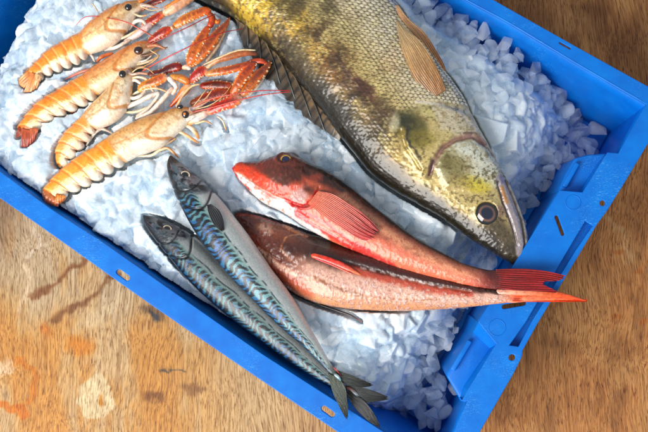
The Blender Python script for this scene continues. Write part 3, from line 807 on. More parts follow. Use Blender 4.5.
pz.stroke([(290, 201), (296, 207), (306, 209), (316, 203), (320, 194)], 3, (214, 34, 30), .9, 1.5)
pz.stroke([(315, 186), (330, 192), (345, 200), (358, 210)], 5, (232, 128, 92), .7, 4)
pz.stroke([(300, 214), (320, 226), (338, 238), (352, 247), (372, 257), (392, 266)], 6, (206, 52, 52), .7, 3)
pz.stroke([(315, 220), (332, 230), (350, 240)], 5, (248, 200, 180), .8, 3)
pz.stroke([(308, 214), (330, 226), (352, 242), (372, 252)], 2, (190, 36, 40), .7, 2)
pz.stroke([(345, 200), (375, 222), (400, 240), (425, 254), (450, 266), (480, 276)], 9, (244, 186, 150), .8, 6)
pz.stroke([(350, 192), (390, 226), (430, 252), (470, 270)], 3, (150, 66, 46), .4, 5)
pz.put(sstep(.58, .7, nB)*sstep(.5, .6, w)*.35, (250, 206, 180)); pz.put(sstep(.56, .68, nB)*(1-sstep(.4, .6, w))*.4, (170, 88, 56))
pz.put(sstep(.85, .99, u)*.9, (112, 36, 32))
h = (nB-.5)*.0007*np.where(px[:, 0] < 310, 1.6, .8); hp = Paint(px, (0, 0, 0)); hp.warp(.8, 5, 12)
h += .0016*hp.poly([(262, 178), (280, 170), (305, 172), (316, 184), (300, 192), (284, 192)], (1, 1, 1), 1, 4)
h -= .0014*hp.stroke([(238, 175), (256, 186), (276, 198), (290, 203), (304, 209)], 1.5, (1, 1, 1), 1, 1.5)
h -= .0022*hp.stroke([(296, 207), (308, 209), (318, 202), (322, 190)], 1.6, (1, 1, 1), 1, 2)
h += .0012*hp.blob(286, 160, 9, 7, 10, (1, 1, 1), 1, .3); h -= .002*hp.blob(286, 160, 6, 5, 10, (1, 1, 1), 1, .2)
h -= .0010*hp.stroke([(300, 214), (320, 226), (352, 245)], 1.5, (1, 1, 1), 1, 2)
body('body', g, g['V']+g['N']*h[:, None], np.clip(pz.c, 6, 250), gurnard_m, gu1)
eye(gu1, 286.3, 160, surf(g, 286.3, 160)-.0022, 7, 6, 5, [(.60, (20, 34, 84)), (.80, (236, 190, 60)), (.9, (60, 34, 20)), (1, (160, 90, 70))], .55)
# breast fin folded back over the flank
fz = surf(g, 330, 210)+.0012
leaf('pectoral_fin', [(318, 191), (332, 194), (350, 204), (367, 217), (381, 231)], [(308, 203), (322, 215), (342, 228), (360, 239), (377, 243)], fz+.001, surf(g, 372, 232)+.0018, gu1, (246, 150, 116), (214, 108, 110), rays=15, ridge=.0003, seed=8, dark=(140, 58, 44), da=.7, arch=.0032, cup=.001, fray=.14, n=110, m=90)
fn = MB()
V_, F_, C_ = tube([(320, 193, fz+.001, 1.3), (317, 201, fz+.002, 1.4), (309, 208, fz+.001, 1.3), (298, 208, fz-.002, .9)], 24, 8, stops=[(0, (240, 150, 130)), (.5, (236, 110, 90)), (1, (200, 40, 36))], seed=2); fn.add(V_, F_, C_)
fn.build('gill_plate_edge', shell_m, gu1)
leaf('tail_fin', [(496, 269.5), (515, 268.5), (540, 270), (567, 276)], [(496, 289), (515, 290.5), (538, 291.5), (558, 293)], .1305, .134, gu1, (150, 44, 40), (176, 28, 36), rays=10, ridge=.0004, thick=.001, seed=9, dark=(92, 18, 24), da=.6, n=80, m=80, notch=.26, fray=.06)
fin('anal_fin', [(392, 265), (415, 272), (445, 279), (470, 284)], [(400, 271), (425, 279), (450, 284), (480, 288)], .121, .120, gu1, (178, 36, 40), (120, 30, 30), rays=18, ridge=.0005, seed=10, n=70, m=8)

g = gurnard(2); g2g = g; px, u, w = g['px'], g['u'], g['w']
gu2 = thing('gurnard', 'lower gurnard of two, brown head, pinkish speckled flank, long orange tail tip', 'fish', P([(340, 280)], .085)[0], 'red gurnards side by side')
nA = fbm(px[:, 0]/8, px[:, 1]/8, 231); nB = fbm(px[:, 0]/2.2, px[:, 1]/2.2, 241, 3)
pz = Paint(px, (226, 186, 168)); pz.warp(4, 7, 31)
pz.put(1-sstep(.30, .5, w+(nA-.5)*.12), (78, 46, 34)); pz.put(1-sstep(.0, .2, w), (50, 30, 24))
pz.put(sstep(.8, .95, w), (226, 172, 130))
pz.put(1-sstep(290, 325, px[:, 0]+.4*(px[:, 1]-250)), (128, 70, 46))
pz.blob(270, 228, 12, 7, 20, (154, 96, 70), .8, .6); pz.blob(250, 220, 10, 5, 20, (112, 52, 36), .8, .6); pz.blob(296, 246, 14, 11, 20, (90, 52, 40), .9, .5); pz.blob(288, 236, 16, 6, 30, (146, 86, 54), .7, .6)
pz.blob(264, 240, 9, 6, 45, (150, 80, 56), .7, .6)
pz.warp(1.5, 4, 32)
pz.stroke([(235, 214), (250, 215), (265, 219), (285, 224)], 2.5, (176, 74, 52), .8, 2)
pz.stroke([(285, 226), (300, 234), (308, 238)], 2, (222, 160, 110), .8, 1.5); pz.stroke([(285, 248), (288, 240), (294, 236), (304, 236)], 1.4, (214, 160, 110), .7, 1.2); pz.stroke([(284, 250), (290, 256), (294, 262)], 1.4, (214, 160, 110), .6, 1.2)
pz.stroke([(252, 240), (262, 254), (276, 268), (292, 280), (310, 292)], 10, (214, 112, 78), .75, 6)
pz.stroke([(262, 250), (280, 266), (300, 276)], 4, (240, 206, 186), .8, 3)
pz.blob(268, 230, 8, 4, 20, (210, 190, 180), .6, .6)
pz.stroke([(312, 284), (330, 292), (350, 298), (380, 303), (420, 304)], 7, (228, 170, 130), .6, 5)
pz.stroke([(318, 278), (336, 288), (352, 292), (364, 296)], 2.6, (156, 94, 40), .85, 1.6); pz.stroke([(364, 296), (400, 300), (440, 300)], 1.3, (190, 130, 90), .7, 1.2)
pz.stroke([(352, 270), (380, 278), (410, 285), (430, 290), (470, 294)], 5, (196, 78, 50), .8, 3)
pz.stroke([(340, 252), (370, 262), (400, 271), (440, 280), (480, 288)], 7, (92, 44, 36), .8, 5)
pz.put(sstep(.50, .64, nB)*sstep(.42, .55, w)*sstep(290, 330, px[:, 0])*.6, (168, 110, 92)); pz.put(sstep(.60, .7, nB)*sstep(.42, .55, w)*sstep(290, 330, px[:, 0])*.6, (240, 226, 222))
pz.put(sstep(.58, .7, nB)*(1-sstep(280, 320, px[:, 0]))*.5, (84, 40, 28))
pz.put(sstep(.93, 1, u)*.9, (232, 130, 84))
for k in range(9):
    x = 363+k*9.5; y = 268+k*2.4
    pz.stroke([(x, y), (x+4.5, y+1)], 1.2, (226, 216, 214), .85, .8)
h = (nB-.5)*.0007*np.where(px[:, 0] < 310, 2.0, 1.0); hp = Paint(px, (0, 0, 0)); hp.warp(.8, 5, 12)
h += .0018*hp.poly([(284, 250), (290, 238), (306, 236), (320, 246), (316, 256), (300, 262)], (1, 1, 1), 1, 3)
h += .0020*hp.blob(270, 229, 9, 6, 20, (1, 1, 1), 1, .5); h -= .001*hp.stroke([(250, 236), (264, 250), (284, 262)], 1.6, (1, 1, 1), 1, 2)
h -= .0014*hp.stroke([(345, 262), (380, 272), (420, 283), (470, 292)], 2, (1, 1, 1), 1, 2)
body('body', g, g['V']+g['N']*h[:, None], np.clip(pz.c, 6, 250), gurnard_m, gu2)
eye(gu2, 267.5, 229.5, surf(g, 267, 229)-.0024, 6.5, 4.6, 20, [(.5, (90, 70, 64)), (.75, (170, 140, 120)), (1, (120, 70, 50))], .5)
fb = MB()
zf = surf(g, 330, 265)
V_, F_, C_ = tube([(311, 255, zf-.0005, 2.4), (325, 259, zf+.001, 3.0), (345, 267, zf+.001, 2.8), (361, 275, zf, .8)], 40, 12, flat=.6, stops=[(0, (236, 96, 40)), (.3, (226, 60, 44)), (.7, (240, 110, 90)), (1, (216, 130, 60))], seed=4, rough=.08); fb.add(V_, F_, C_)
V_, F_, C_ = tube([(314, 258, zf+.0005, .8), (330, 264, zf+.002, 1.0), (352, 274, zf+.001, .5)], 30, 8, stops=[(0, (200, 30, 30)), (1, (240, 150, 130))], seed=5); fb.add(V_, F_, C_)
fb.build('pectoral_fin', shell_m, gu2)
fb = MB()
V_, F_, C_ = tube([(285, 287, .103, 2.2), (300, 296, .104, 1.8), (318, 304, .104, 1.4), (338, 311, .106, 1.1), (352, 316, .108, .9), (362, 322, .108, .4)], 50, 8, flat=.5, stops=[(0, (120, 50, 34)), (.4, (30, 18, 14)), (.85, (40, 24, 20)), (1, (230, 130, 90))], seed=6); fb.add(V_, F_, C_)
V_, F_, C_ = tube([(283, 284, .106, 2.4), (298, 293, .107, 2.2), (312, 301, .106, .8)], 30, 8, flat=.5, stops=[(0, (206, 90, 60)), (1, (120, 46, 30))], seed=7); fb.add(V_, F_, C_)
fb.build('pelvic_fin', shell_m, gu2)
fin('tail_fin', [(512, 290.5), (513, 294), (513, 298), (512, 302)], [(588, 299.6), (587, 301), (587, 301.5), (585, 302)], .1275, .122, gu2, (238, 120, 78), (244, 104, 44), rays=6, ridge=.0006, thick=.0012, seed=12, dark=(226, 76, 40), da=.5, n=60, m=50)
fb = MB()
V_, F_, C_ = tube([(496, 291.5, .1265, 2.5), (510, 291.5, .128, 3.5), (530, 291.5, .129, 4), (548, 293.5, .128, 3.4), (566, 296, .126, 2.2), (587, 301, .123, .4)], 50, 10, flat=.35, stops=[(0, (226, 172, 150)), (.35, (240, 150, 110)), (.7, (240, 104, 44)), (1, (236, 100, 50))], seed=8); fb.add(V_, F_, C_)
V_, F_, C_ = tube([(496, 300, .125, 1.5), (512, 300, .126, 2.8), (530, 298, .127, 3.2), (555, 298, .126, 2.2), (575, 299.5, .124, .5)], 50, 10, flat=.35, stops=[(0, (226, 172, 150)), (.35, (238, 140, 100)), (1, (240, 110, 60))], seed=9); fb.add(V_, F_, C_)
fb.build('tail_lobe', shell_m, gu2)

# ------------------------------------------------------------------ mackerel


def mackerel(st, zs, seed, thingo, tone):
    g = loft(st, zs, [(0, .8), (.2, .72), (.6, .72), (.9, .75), (1, .6)], 760, 150, e=1.0)
    px, u, w = g['px'], g['u'], g['w']; s = u*g['L']
    n0 = fbm(s/10, w*3, seed); n1 = fbm(s/5, w*5, seed+1)
    bl = (42, 110, 168); tl = (112, 164, 172)
    c = Paint(px, bl); c.warp(2, 5, seed)
    c.put(sstep(.3, .6, n0), tl)
    c.put(sstep(.42, .58, w), (160, 190, 186))
    c.put(1-sstep(.08, .2, w), (60, 130, 176))
    wav = s/6.2+.40*np.sin(w*13+5*fbm(s/18, w*1.5, seed+2, 2))+1.75*(fbm(s/9, w*4.0, seed+3, 3)-.5)
    st_ = sstep(-.30, .15, np.sin(2*math.pi*wav)+1.1*(n1-.5)+.5*(fbm(s/2.2, w*16, seed+9, 2)-.5))*(.8+.2*n1)
    reach = 1-sstep(.50, .60, w+(n0-.5)*.15)
    c.put(st_*reach*sstep(.06, .12, u)*.98, (8, 22, 34))
    c.put((1-sstep(.05, .1, w))*.7, (14, 30, 40))
    bel = sstep(.56, .66, w+(n0-.5)*.05)
    c.put(bel, (212, 218, 216)); c.put(sstep(.8, .98, w), (230, 230, 228))
    ll = np.abs(w-.64-.02*np.sin(s/6)); c.put((1-sstep(.008, .03, ll))*sstep(.22, .3, u)*(1-sstep(.9, .97, u))*.75*sstep(.3, .55, n1), (60, 78, 86))
    # head
    hm = 1-sstep(.14, .19, u+(n0-.5)*.05); c.put(hm*.75, (112, 118, 124)); c.put(hm*sstep(.55, .8, w), (166, 168, 174))
    c.put(hm*(1-sstep(.12, .34, w+(n0-.5)*.2)), (24, 34, 44)); c.put((1-sstep(.01, .05, u))*.8, (26, 24, 28))
    c.put(hm*sstep(.5, .62, fbm(s/6, w*6, seed+12))*.75, (24, 28, 36)); c.put(hm*sstep(.55, .66, fbm(s/5, w*7, seed+22))*sstep(.3, .5, w)*.6, (196, 190, 192)); c.put(hm*sstep(.6, .75, n0)*.4, (150, 120, 120))
    c.put(sstep(.93, .99, u)*.6, (60, 74, 72))
    h = (n1-.5)*.0003
    hp = Paint(px, (0, 0, 0))
    gl = np.abs(u-.175-.06*np.sin(w*math.pi)); h -= .0012*(1-sstep(.002, .010, gl))
    c.put((1-sstep(.001, .007, gl))*.7, (16, 18, 22))
    gl2 = np.abs(u-.125-.03*np.sin(w*math.pi)); h -= .0007*(1-sstep(.002, .006, gl2)); c.put((1-sstep(.001, .005, gl2))*.5, (20, 22, 26))
    mth = np.abs(w-.28-u*1.2); mm_ = (1-sstep(.01, .05, mth))*(1-sstep(.055, .075, u)); h -= .0008*mm_; c.put(mm_*.9, (170, 130, 134))
    sheen = np.clip(.45+.5*bel-.45*st_*reach*sstep(.06, .12, u), 0, 1)
    col = np.clip(c.c*tone, 5, 250)
    body('body', g, g['V']+g['N']*h[:, None], col, mackerel_m, thingo, sheen)
    return g


m1 = thing('mackerel', 'upper mackerel with silver belly showing, lying on top of the other mackerel', 'fish', P([(245, 260)], .09)[0], 'pair of mackerel')
st1 = [(169.5, 156, 171.5, 155.5), (168, 160, 175, 158), (167.5, 170, 184, 165), (171, 182, 195, 174), (176, 196, 209, 187), (184, 212, 221, 200), (194, 230, 233, 215), (207, 250, 247, 233), (222, 269, 260, 252), (240, 288, 273, 271),
       (256, 304, 286, 288), (272, 320, 298, 306), (288, 334, 308, 324), (302, 346, 318, 341), (316, 360, 327, 357), (325, 369, 333, 367), (332, 377, 338, 374.5)]
gm1 = mackerel(st1, [(0, .120), (.3, .127), (.7, .126), (1, .124)], 301, m1, .92)
eye(m1, 185.5, 175.5, surf(gm1, 185.5, 175.5)-.0016, 6.2, 5.3, 15, [(.58, (14, 18, 28)), (.82, (222, 206, 184)), (.92, (70, 66, 66)), (1, (40, 40, 46))], .45)
zp = surf(gm1, 216, 220)
leaf('pectoral_fin', [(207, 205), (209, 214), (215, 226), (222, 232)], [(211, 204), (218, 209), (223, 219), (224.5, 231)], zp+.0003, zp+.0014, m1, (58, 56, 60), (34, 38, 44), rays=6, ridge=.0002, seed=14, dark=(14, 16, 20), da=.6, fray=.1)
leaf('tail_fin', [(333, 369), (350, 374.5), (374, 385)], [(336, 379), (346, 384.5), (360, 387.5), (374, 386)], .1255, .1225, m1, (78, 88, 80), (52, 56, 52), rays=12, ridge=.0003, seed=15, dark=(30, 34, 34), da=.45, fray=.1)
leaf('tail_fin', [(328, 373), (332, 390), (340, 408), (347, 421)], [(339, 378), (345, 387), (347.5, 401), (348, 420)], .1265, .127, m1, (96, 108, 88), (66, 76, 70), rays=12, ridge=.0003, seed=16, dark=(44, 50, 46), da=.45, fray=.1)
fb = MB(); V_, F_, C_ = tube([(333, 367, .1275, .7), (338, 372, .127, .5), (342, 378, .125, .3)], 12, 6, stops=[(0, (200, 50, 44)), (1, (200, 120, 110))]); fb.add(V_, F_, C_)
V_, F_, C_ = tube([(334, 374, .128, 1.2), (338, 377, .128, 1.7), (341, 381, .127, .8)], 14, 8, stops=[(0, (190, 205, 205)), (1, (150, 190, 200))]); fb.add(V_, F_, C_); fb.build('tail_keel', mackerel_m, m1)

m2 = thing('mackerel', 'darker mackerel half hidden under the other one, next to the blue rim', 'fish', P([(225, 300)], .085)[0], 'pair of mackerel')
st2 = [(143, 215.5, 144.5, 215), (144, 222, 151, 216), (148, 230, 163, 219), (156, 241, 178, 226), (168, 256, 194, 236), (182, 273, 209, 249), (198, 290, 226, 265), (217, 307, 244, 281), (238, 324, 263, 299), (258, 339, 281, 318),
       (278, 354, 299, 336), (300, 369, 316, 354), (320, 381, 331, 371), (335, 388, 341, 382), (345, 392, 349, 387)]
gm2 = mackerel(st2, [(0, .110), (.3, .110), (.7, .108), (1, .115)], 401, m2, .80)
eye(m2, 167.5, 228.7, surf(gm2, 167, 229)-.0014, 5.8, 4, 12, [(.58, (20, 22, 30)), (.82, (214, 198, 176)), (1, (40, 40, 46))], .45)
leaf('tail_fin', [(345, 385), (366, 388.5), (391, 398)], [(350, 392.5), (364, 402.5), (373, 402), (391, 399)], .1185, .1175, m2, (70, 76, 74), (40, 44, 44), rays=12, ridge=.0003, seed=17, dark=(22, 26, 26), da=.45, fray=.12)
leaf('tail_fin', [(344, 390), (352, 404), (366, 419), (382, 430)], [(351, 391), (364, 401), (373, 412), (382, 429)], .1185, .120, m2, (44, 48, 48), (26, 28, 30), rays=12, ridge=.0003, seed=18, dark=(12, 14, 16), da=.5, fray=.15)
fb = MB(); V_, F_, C_ = tube([(347, 387, .119, .9), (354, 392, .119, 1.9), (360, 398, .118, .8)], 16, 8, flat=.5, stops=[(0, (214, 120, 110)), (.4, (150, 140, 140)), (1, (170, 200, 214))]); fb.add(V_, F_, C_); fb.build('tail_keel', mackerel_m, m2)

# ------------------------------------------------------------------ langoustines
ORG = (240, 150, 40); PALE = (250, 236, 208); RED = (196, 44, 16); WHT = (244, 236, 224); BRN = (110, 66, 30)


def lango(st, zs, nseg, uab, seed, par, tone=(244, 150, 44), car=(246, 216, 168), cream=.0, top=(236, 156, 70)):
    """body: tail segments with side plates, then the smooth head shield"""
    g = loft(st, zs, [(0, .55), (.2, .75), (.6, .8), (.9, .8), (1, .6)], 420, 110, e=.9)
    px, u, w = g['px'], g['u'], g['w']
    n0 = fbm(px[:, 0]/5, px[:, 1]/5, seed); n1 = fbm(px[:, 0]/1.8, px[:, 1]/1.8, seed+3, 2)
    ab = u < uab; q = np.clip(u/uab, 0, .9999)*nseg; ph = q-np.floor(q)
    ph2 = (q-.25*np.sin(w*math.pi*.9)) % 1.0      # curved plate edges
    # relief: each plate laps the next, scalloped side plates along the ventral edge
    h = np.where(ab, .0013*(1-ph2)**.6-.0006, .0012*np.sin(np.clip((u-uab)/(1-uab), 0, 1)*math.pi)**.5)
    lobe = np.sin(math.pi*np.clip(ph, 0, 1))**.6
    V = g['V'].copy()
    sidev = np.where(w > .5, 1, 0)*sstep(.72, 1, w)
    n_, m_ = g['n'], g['m']
    VV = V.reshape(n_, m_, 3); A = VV[:, 0, :]; B = VV[:, m_//2, :]; dirv = (B-A); dirv /= np.linalg.norm(dirv, axis=1)[:, None]+1e-9
    dirf = np.repeat(dirv, m_, axis=0)
    V += dirf*(np.where(ab, (lobe-.75)*.0060, 0)*sidev)[:, None]
    h += (n1-.5)*.00025
    V += g['N']*h[:, None]
    c = Paint(px, tone); c.warp(1.2, 4, seed)
    c.put(np.where(ab, sstep(.55, .85, w+(n0-.5)*.35), 0)*.9, PALE)
    c.put(np.where(ab, sstep(.82, .95, w), 0)*.7, (250, 244, 236))
    c.put(np.where(ab, sstep(.35, .6, n0)*.5*(1-sstep(.5, .8, w)), 0), (250, 186, 84))
    c.put(np.where(ab, (1-sstep(.0, .1, ph2))*.75+sstep(.93, 1, ph2)*.6, 0)*(1-.2*sstep(.6, .8, w)), (200, 104, 34))
    c.put(np.where(ab, (1-sstep(.02, .1, np.abs(ph2-.20)))*.45, 0), (252, 232, 190))
    c.put(np.where(ab, (1-sstep(0, .16, w))*.6, 0), (196, 112, 40))
    hd = ~ab; v = np.clip((u-uab)/(1-uab), 0, 1)
    c.put(np.where(hd, 1., 0), car); c.put(np.where(hd, 1-sstep(.18, .50, w+(n0-.5)*.3), 0)*.95, top)
    c.put(np.where(hd, sstep(.5, .66, n0)*.35, 0), (206, 130, 70)); c.put(np.where(hd, sstep(.6, .72, n1)*.3, 0), (150, 110, 70))
    c.put(np.where(hd, sstep(.62, .9, w), 0)*.7, (246, 240, 228))
    cerv = np.abs(v-.55-.14*np.cos(w*5)); c.put(np.where(hd, (1-sstep(.01, .05, cerv))*.6, 0), (204, 124, 50))
    rimc = np.abs(w-.42-.1*np.sin(v*6)); c.put(np.where(hd & (v < .55), (1-sstep(.01, .04, rimc))*.5, 0), (204, 140, 70))
    c.put(np.where(hd, (1-sstep(.0, .05, v))*.7, 0), (216, 140, 60)); c.put(np.where(hd, sstep(.82, 1, v), 0)*.6, (190, 130, 80))
    V -= g['N']*(np.where(hd, (1-sstep(.01, .05, cerv))*.0009, 0))[:, None]
    body('body', g, V, np.clip(c.c, 10, 250), shell_m, par)
    return g


def tubes(name, specs, par, mat=None, label=None):
    b_ = MB()
    for k, sp_ in enumerate(specs):
        pts, stops = sp_[0], sp_[1]; kw = sp_[2] if len(sp_) > 2 else {}
        kw = dict(kw); kw.setdefault('n', max(16, 8*len(pts))); kw.setdefault('m', 10)
        b_.add(*tube(pts, stops=stops, seed=k+len(name), **kw))
    return b_.build(name, mat or shell_m, par, label=label)


ORs = [(0, (250, 156, 56)), (.5, (246, 146, 46)), (1, (224, 100, 34))]
REs = [(0, (226, 84, 36)), (.5, (198, 56, 26)), (1, (226, 84, 36))]
WHs = [(0, (246, 236, 226)), (.5, (240, 226, 212)), (1, (236, 208, 186))]
PKs = [(0, (240, 214, 206)), (.5, (236, 200, 180)), (1, (226, 150, 110))]
SP = dict(bump=.06, bumpn=7, n=90, m=22, rough=.07, flat=.7)


def fanlobes(par, lobes, zc, seed=0):
    for k, (r0, r1, t0, t1, c0, c1) in enumerate(lobes):
        fin('tail_fan', [r0, ((r0[0]*2+r1[0])/3, (r0[1]*2+r1[1])/3), r1], [t0, ((t0[0]+t1[0])/2+(t0[0]+t1[0]-r0[0]-r1[0])*.06, (t0[1]+t1[1])/2+(t0[1]+t1[1]-r0[1]-r1[1])*.06), t1], zc+.002*k, zc-.002+.001*k, par, c0, c1, rays=4, thick=.0014, ridge=.0004, seed=seed+k, dark=(190, 100, 60), da=.35, n=30, m=16, arch=.002, mat=shell_m)


BE = [(.75, (16, 12, 16)), (1, (60, 30, 20))]
grp = 'langoustines in a row on the ice'
# first, at the top
l1 = thing('langoustine', 'topmost langoustine, thin red feeler arching over its orange and white back', 'langoustine', P([(80, 50)], .095)[0], grp)
s1 = [(26, 72, 36, 81), (31, 67, 42, 78), (38, 60.5, 49, 74), (47, 51.5, 59, 70), (57, 45, 69, 66), (69, 38.5, 80, 61), (82, 31.5, 89, 54), (90, 24, 100, 50), (101, 16, 112, 44), (113, 8.5, 122, 35), (124, 3.5, 130, 24), (132, 1.5, 136, 14), (139, 1, 141, 9), (146, 3, 147, 6)]
lg1 = lango(s1, [(0, .108), (.4, .116), (1, .120)], 6, .46, 501, l1)
fanlobes(l1, [((29, 69), (36, 76), (19, 79), (24, 88), (222, 150, 84), (236, 170, 110)), ((32, 72), (41, 76), (24, 92), (37, 88), (230, 150, 84), (238, 176, 122)), ((36, 73), (42, 76), (33, 90), (41, 80), (240, 200, 150), (236, 190, 140))], .112, 3)
eye(l1, 128.3, 7.2, .131, 4.6, 4.4, 0, BE, .9)
tubes('antenna', [([(154, 37, .128, .9), (140, 29, .133, .7), (125, 21.5, .134, .6), (108, 18, .131, .5), (96, 16, .127, .45), (84, 17.5, .121, .4), (76, 25, .116, .35)], [(0, (220, 110, 70)), (1, (200, 40, 40))], dict(n=70, m=6))], l1)
tubes('rostrum', [([(140, 5, .124, 3), (150, 6, .124, 1.5), (158, 8, .123, .5)], PKs), ([(138, 2, .122, 2.5), (148, -2, .122, 1), (158, -5, .12, .4)], ORs)], l1)
tubes('claw', [([(140, 10, .116, 2.2), (150, 4, .118, 3.2), (160, 0, .119, 3.4), (170, -6, .12, 3), (186, -14, .12, 2.6)], [(0, (170, 50, 30)), (.5, (150, 30, 20)), (1, (190, 60, 30))], SP)], l1)
tubes('claw', [([(141, 27, .114, 3), (152, 21, .116, 5), (160, 15.5, .118, 4.2), (164, 12.5, .118, 4)], [(0, (230, 200, 190)), (.35, (206, 70, 40)), (.8, (214, 70, 30)), (1, (240, 190, 160))], SP), ([(163, 14, .119, 4), (172, 9, .12, 5), (184, 1, .12, 5.5), (205, -14, .12, 4)], [(0, (240, 190, 150)), (.3, (226, 180, 150)), (.7, (226, 160, 110)), (1, (220, 140, 70))], dict(n=50, m=14)),
               ([(165, 8, .123, 1.6), (178, 0, .124, 2.2), (190, -8, .124, 1.6)], ORs, dict(n=40))], l1)
tubes('leg', [([(128, 30, .112, 2), (136, 21, .117, 2.2), (141, 20, .118, 2), (148, 26, .115, 1.6), (152, 28, .112, 1)], WHs)], l1)
tubes('leg', [([(124, 42, .110, 2), (133, 37, .113, 3.4), (146, 28, .116, 3.8), (152, 23, .116, 2.5)], [(0, (240, 220, 214)), (1, (226, 196, 190))], dict(n=40))], l1)
tubes('leg', [([(104, 50, .110, 1.8), (114, 48, .114, 2), (126, 42, .115, 1.8), (133, 38, .113, 1.2)], WHs)], l1)
tubes('leg', [([(88, 52, .110, 1.6), (92, 56, .111, 1.6), (95, 62, .108, .8)], WHs)], l1)
tubes('leg', [([(97, 62, .112, 1.6), (100, 58, .118, 2.0), (106, 55, .117, 2.0), (113, 53, .114, 1.6)], [(0, (200, 110, 60)), (1, (236, 140, 80))])], l1)
tubes('antenna', [([(98, 12, .119, .7), (95, 7, .123, .8), (92, 3, .124, .9)], [(0, (240, 220, 180)), (1, (238, 214, 170))], dict(m=6))], l1, label='short pale feeler')

# second
l2 = thing('langoustine', 'second langoustine from the top, deep orange with dark reddish tail fan', 'langoustine', P([(80, 90)], .095)[0], grp)
s2 = [(17.5, 128, 34, 132), (22, 121, 42, 125.5), (30, 111, 52, 119), (41, 100.5, 64, 114), (55, 92, 77, 108), (70, 83, 89, 101.5), (84, 74.5, 98, 95), (96, 66.5, 109, 88), (110, 58.5, 121, 80), (124, 50, 132, 71), (136, 43.5, 141, 61), (144, 41.5, 147, 53), (151, 42, 153, 48), (157, 42, 158, 45)]
lg2 = lango(s2, [(0, .106), (.4, .113), (1, .119)], 6, .50, 601, l2, tone=(240, 146, 34), car=(240, 190, 130), top=(226, 140, 70))
fanlobes(l2, [((19, 126), (27, 131), (16.5, 133), (17, 138), (180, 90, 40), (150, 70, 34)), ((22, 128), (36, 132), (21, 147), (33, 143), (200, 104, 60), (150, 60, 36)), ((30, 128), (38, 128), (31, 144), (37, 136), (220, 130, 80), (170, 80, 50))], .110, 13)
eye(l2, 138.5, 50.5, .1315, 6, 5.2, 0, [(.45, (70, 24, 14)), (.8, (20, 12, 14)), (1, (120, 70, 30))], .9)
tubes('rostrum', [([(146, 46, .125, 3.4), (156, 45, .125, 2.2), (166, 49, .124, 1.0)], [(0, (226, 150, 100)), (1, (190, 130, 90))]), ([(140, 56, .122, 2), (150, 54, .122, 1.6), (158, 50, .122, 1.2), (168, 47, .12, .8)], [(0, (120, 80, 50)), (1, (200, 160, 120))]), ([(138, 62, .12, 1.4), (146, 60, .121, 1.0), (152, 55, .121, .7)], WHs)], l2)
tubes('claw', [([(148, 43, .121, 3.0), (156, 37, .123, 4.6), (166, 31, .125, 5.0), (172, 28.5, .125, 3.5)], REs, SP),
               ([(171, 29, .127, 3.4), (174, 27, .127, 3.6)], [(0, (246, 206, 170)), (1, (246, 196, 150))]),
               ([(173, 27, .125, 3.4), (184, 20, .126, 5.2), (197, 14, .126, 5.0), (207, 11, .125, 4.2), (211, 13, .124, 3)], ORs, dict(SP, bumpn=9)),
               ([(208, 13, .124, 3.6), (212, 18, .125, 3.8), (209, 28, .126, 3.2)], [(0, (220, 110, 40)), (1, (210, 80, 30))], dict(n=50, m=12, rough=.05)),
               ([(209, 26, .127, 3.2), (203, 36, .128, 5), (196, 48, .128, 6.4), (191, 60, .127, 5.5), (188, 66, .126, 3)], [(0, (216, 90, 30)), (.4, (232, 130, 40)), (1, (226, 120, 40))], dict(SP, bumpn=9))], l2)
fn2 = tubes('claw', [([(189, 66, .124, 3.6), (198, 58, .125, 5.4), (208, 46, .126, 6.6), (218, 33, .126, 4.6), (226, 24, .125, 2.8), (230, 17, .124, .8)], [(0, (236, 150, 70)), (.4, (214, 110, 36)), (.75, (188, 92, 40)), (1, (150, 70, 30))], dict(SP, bumpn=9)),
                     ([(213, 19, .123, 2.4), (218, 22, .124, 2.2), (220, 19, .123, 1.0)], ORs), ([(206, 62, .120, 1.8), (217, 47, .121, 1.8), (229, 22, .121, 1.0)], [(0, (240, 214, 180)), (1, (220, 180, 140))], dict(n=40))], l2)
tubes('antenna', [([(150, 44, .127, .9), (168, 36, .132, .7), (190, 26, .135, .6), (208, 17, .134, .5), (216, 14, .130, .4)], [(0, (180, 30, 24)), (1, (150, 20, 24))], dict(n=60, m=6))], l2)
tubes('antenna', [([(142, 71, .126, .9), (160, 61, .134, .8), (180, 51, .140, .7), (205, 39, .142, .6), (225, 32, .138, .5), (243, 28.5, .130, .4)], [(0, (230, 90, 50)), (.4, (190, 30, 30)), (1, (160, 20, 24))], dict(n=70, m=6))], l2)
tubes('leg', [([(64, 80, .108, .7), (74, 75, .112, 1.4), (84, 71, .115, 1.8), (92, 69, .115, 1.2)], [(0, (120, 50, 40)), (.3, (206, 120, 100)), (1, (220, 150, 120))])], l2)
tubes('swimmeret', [([(70, 112, .104, 2.2), (74, 110, .106, 3.2), (78, 107, .106, 2)], [(0, (150, 60, 24)), (1, (190, 90, 34))]), ([(50, 121, .103, 2), (53, 120, .104, 2.6), (57, 118, .103, 1.6)], [(0, (140, 60, 30)), (1, (180, 90, 40))])], l2)

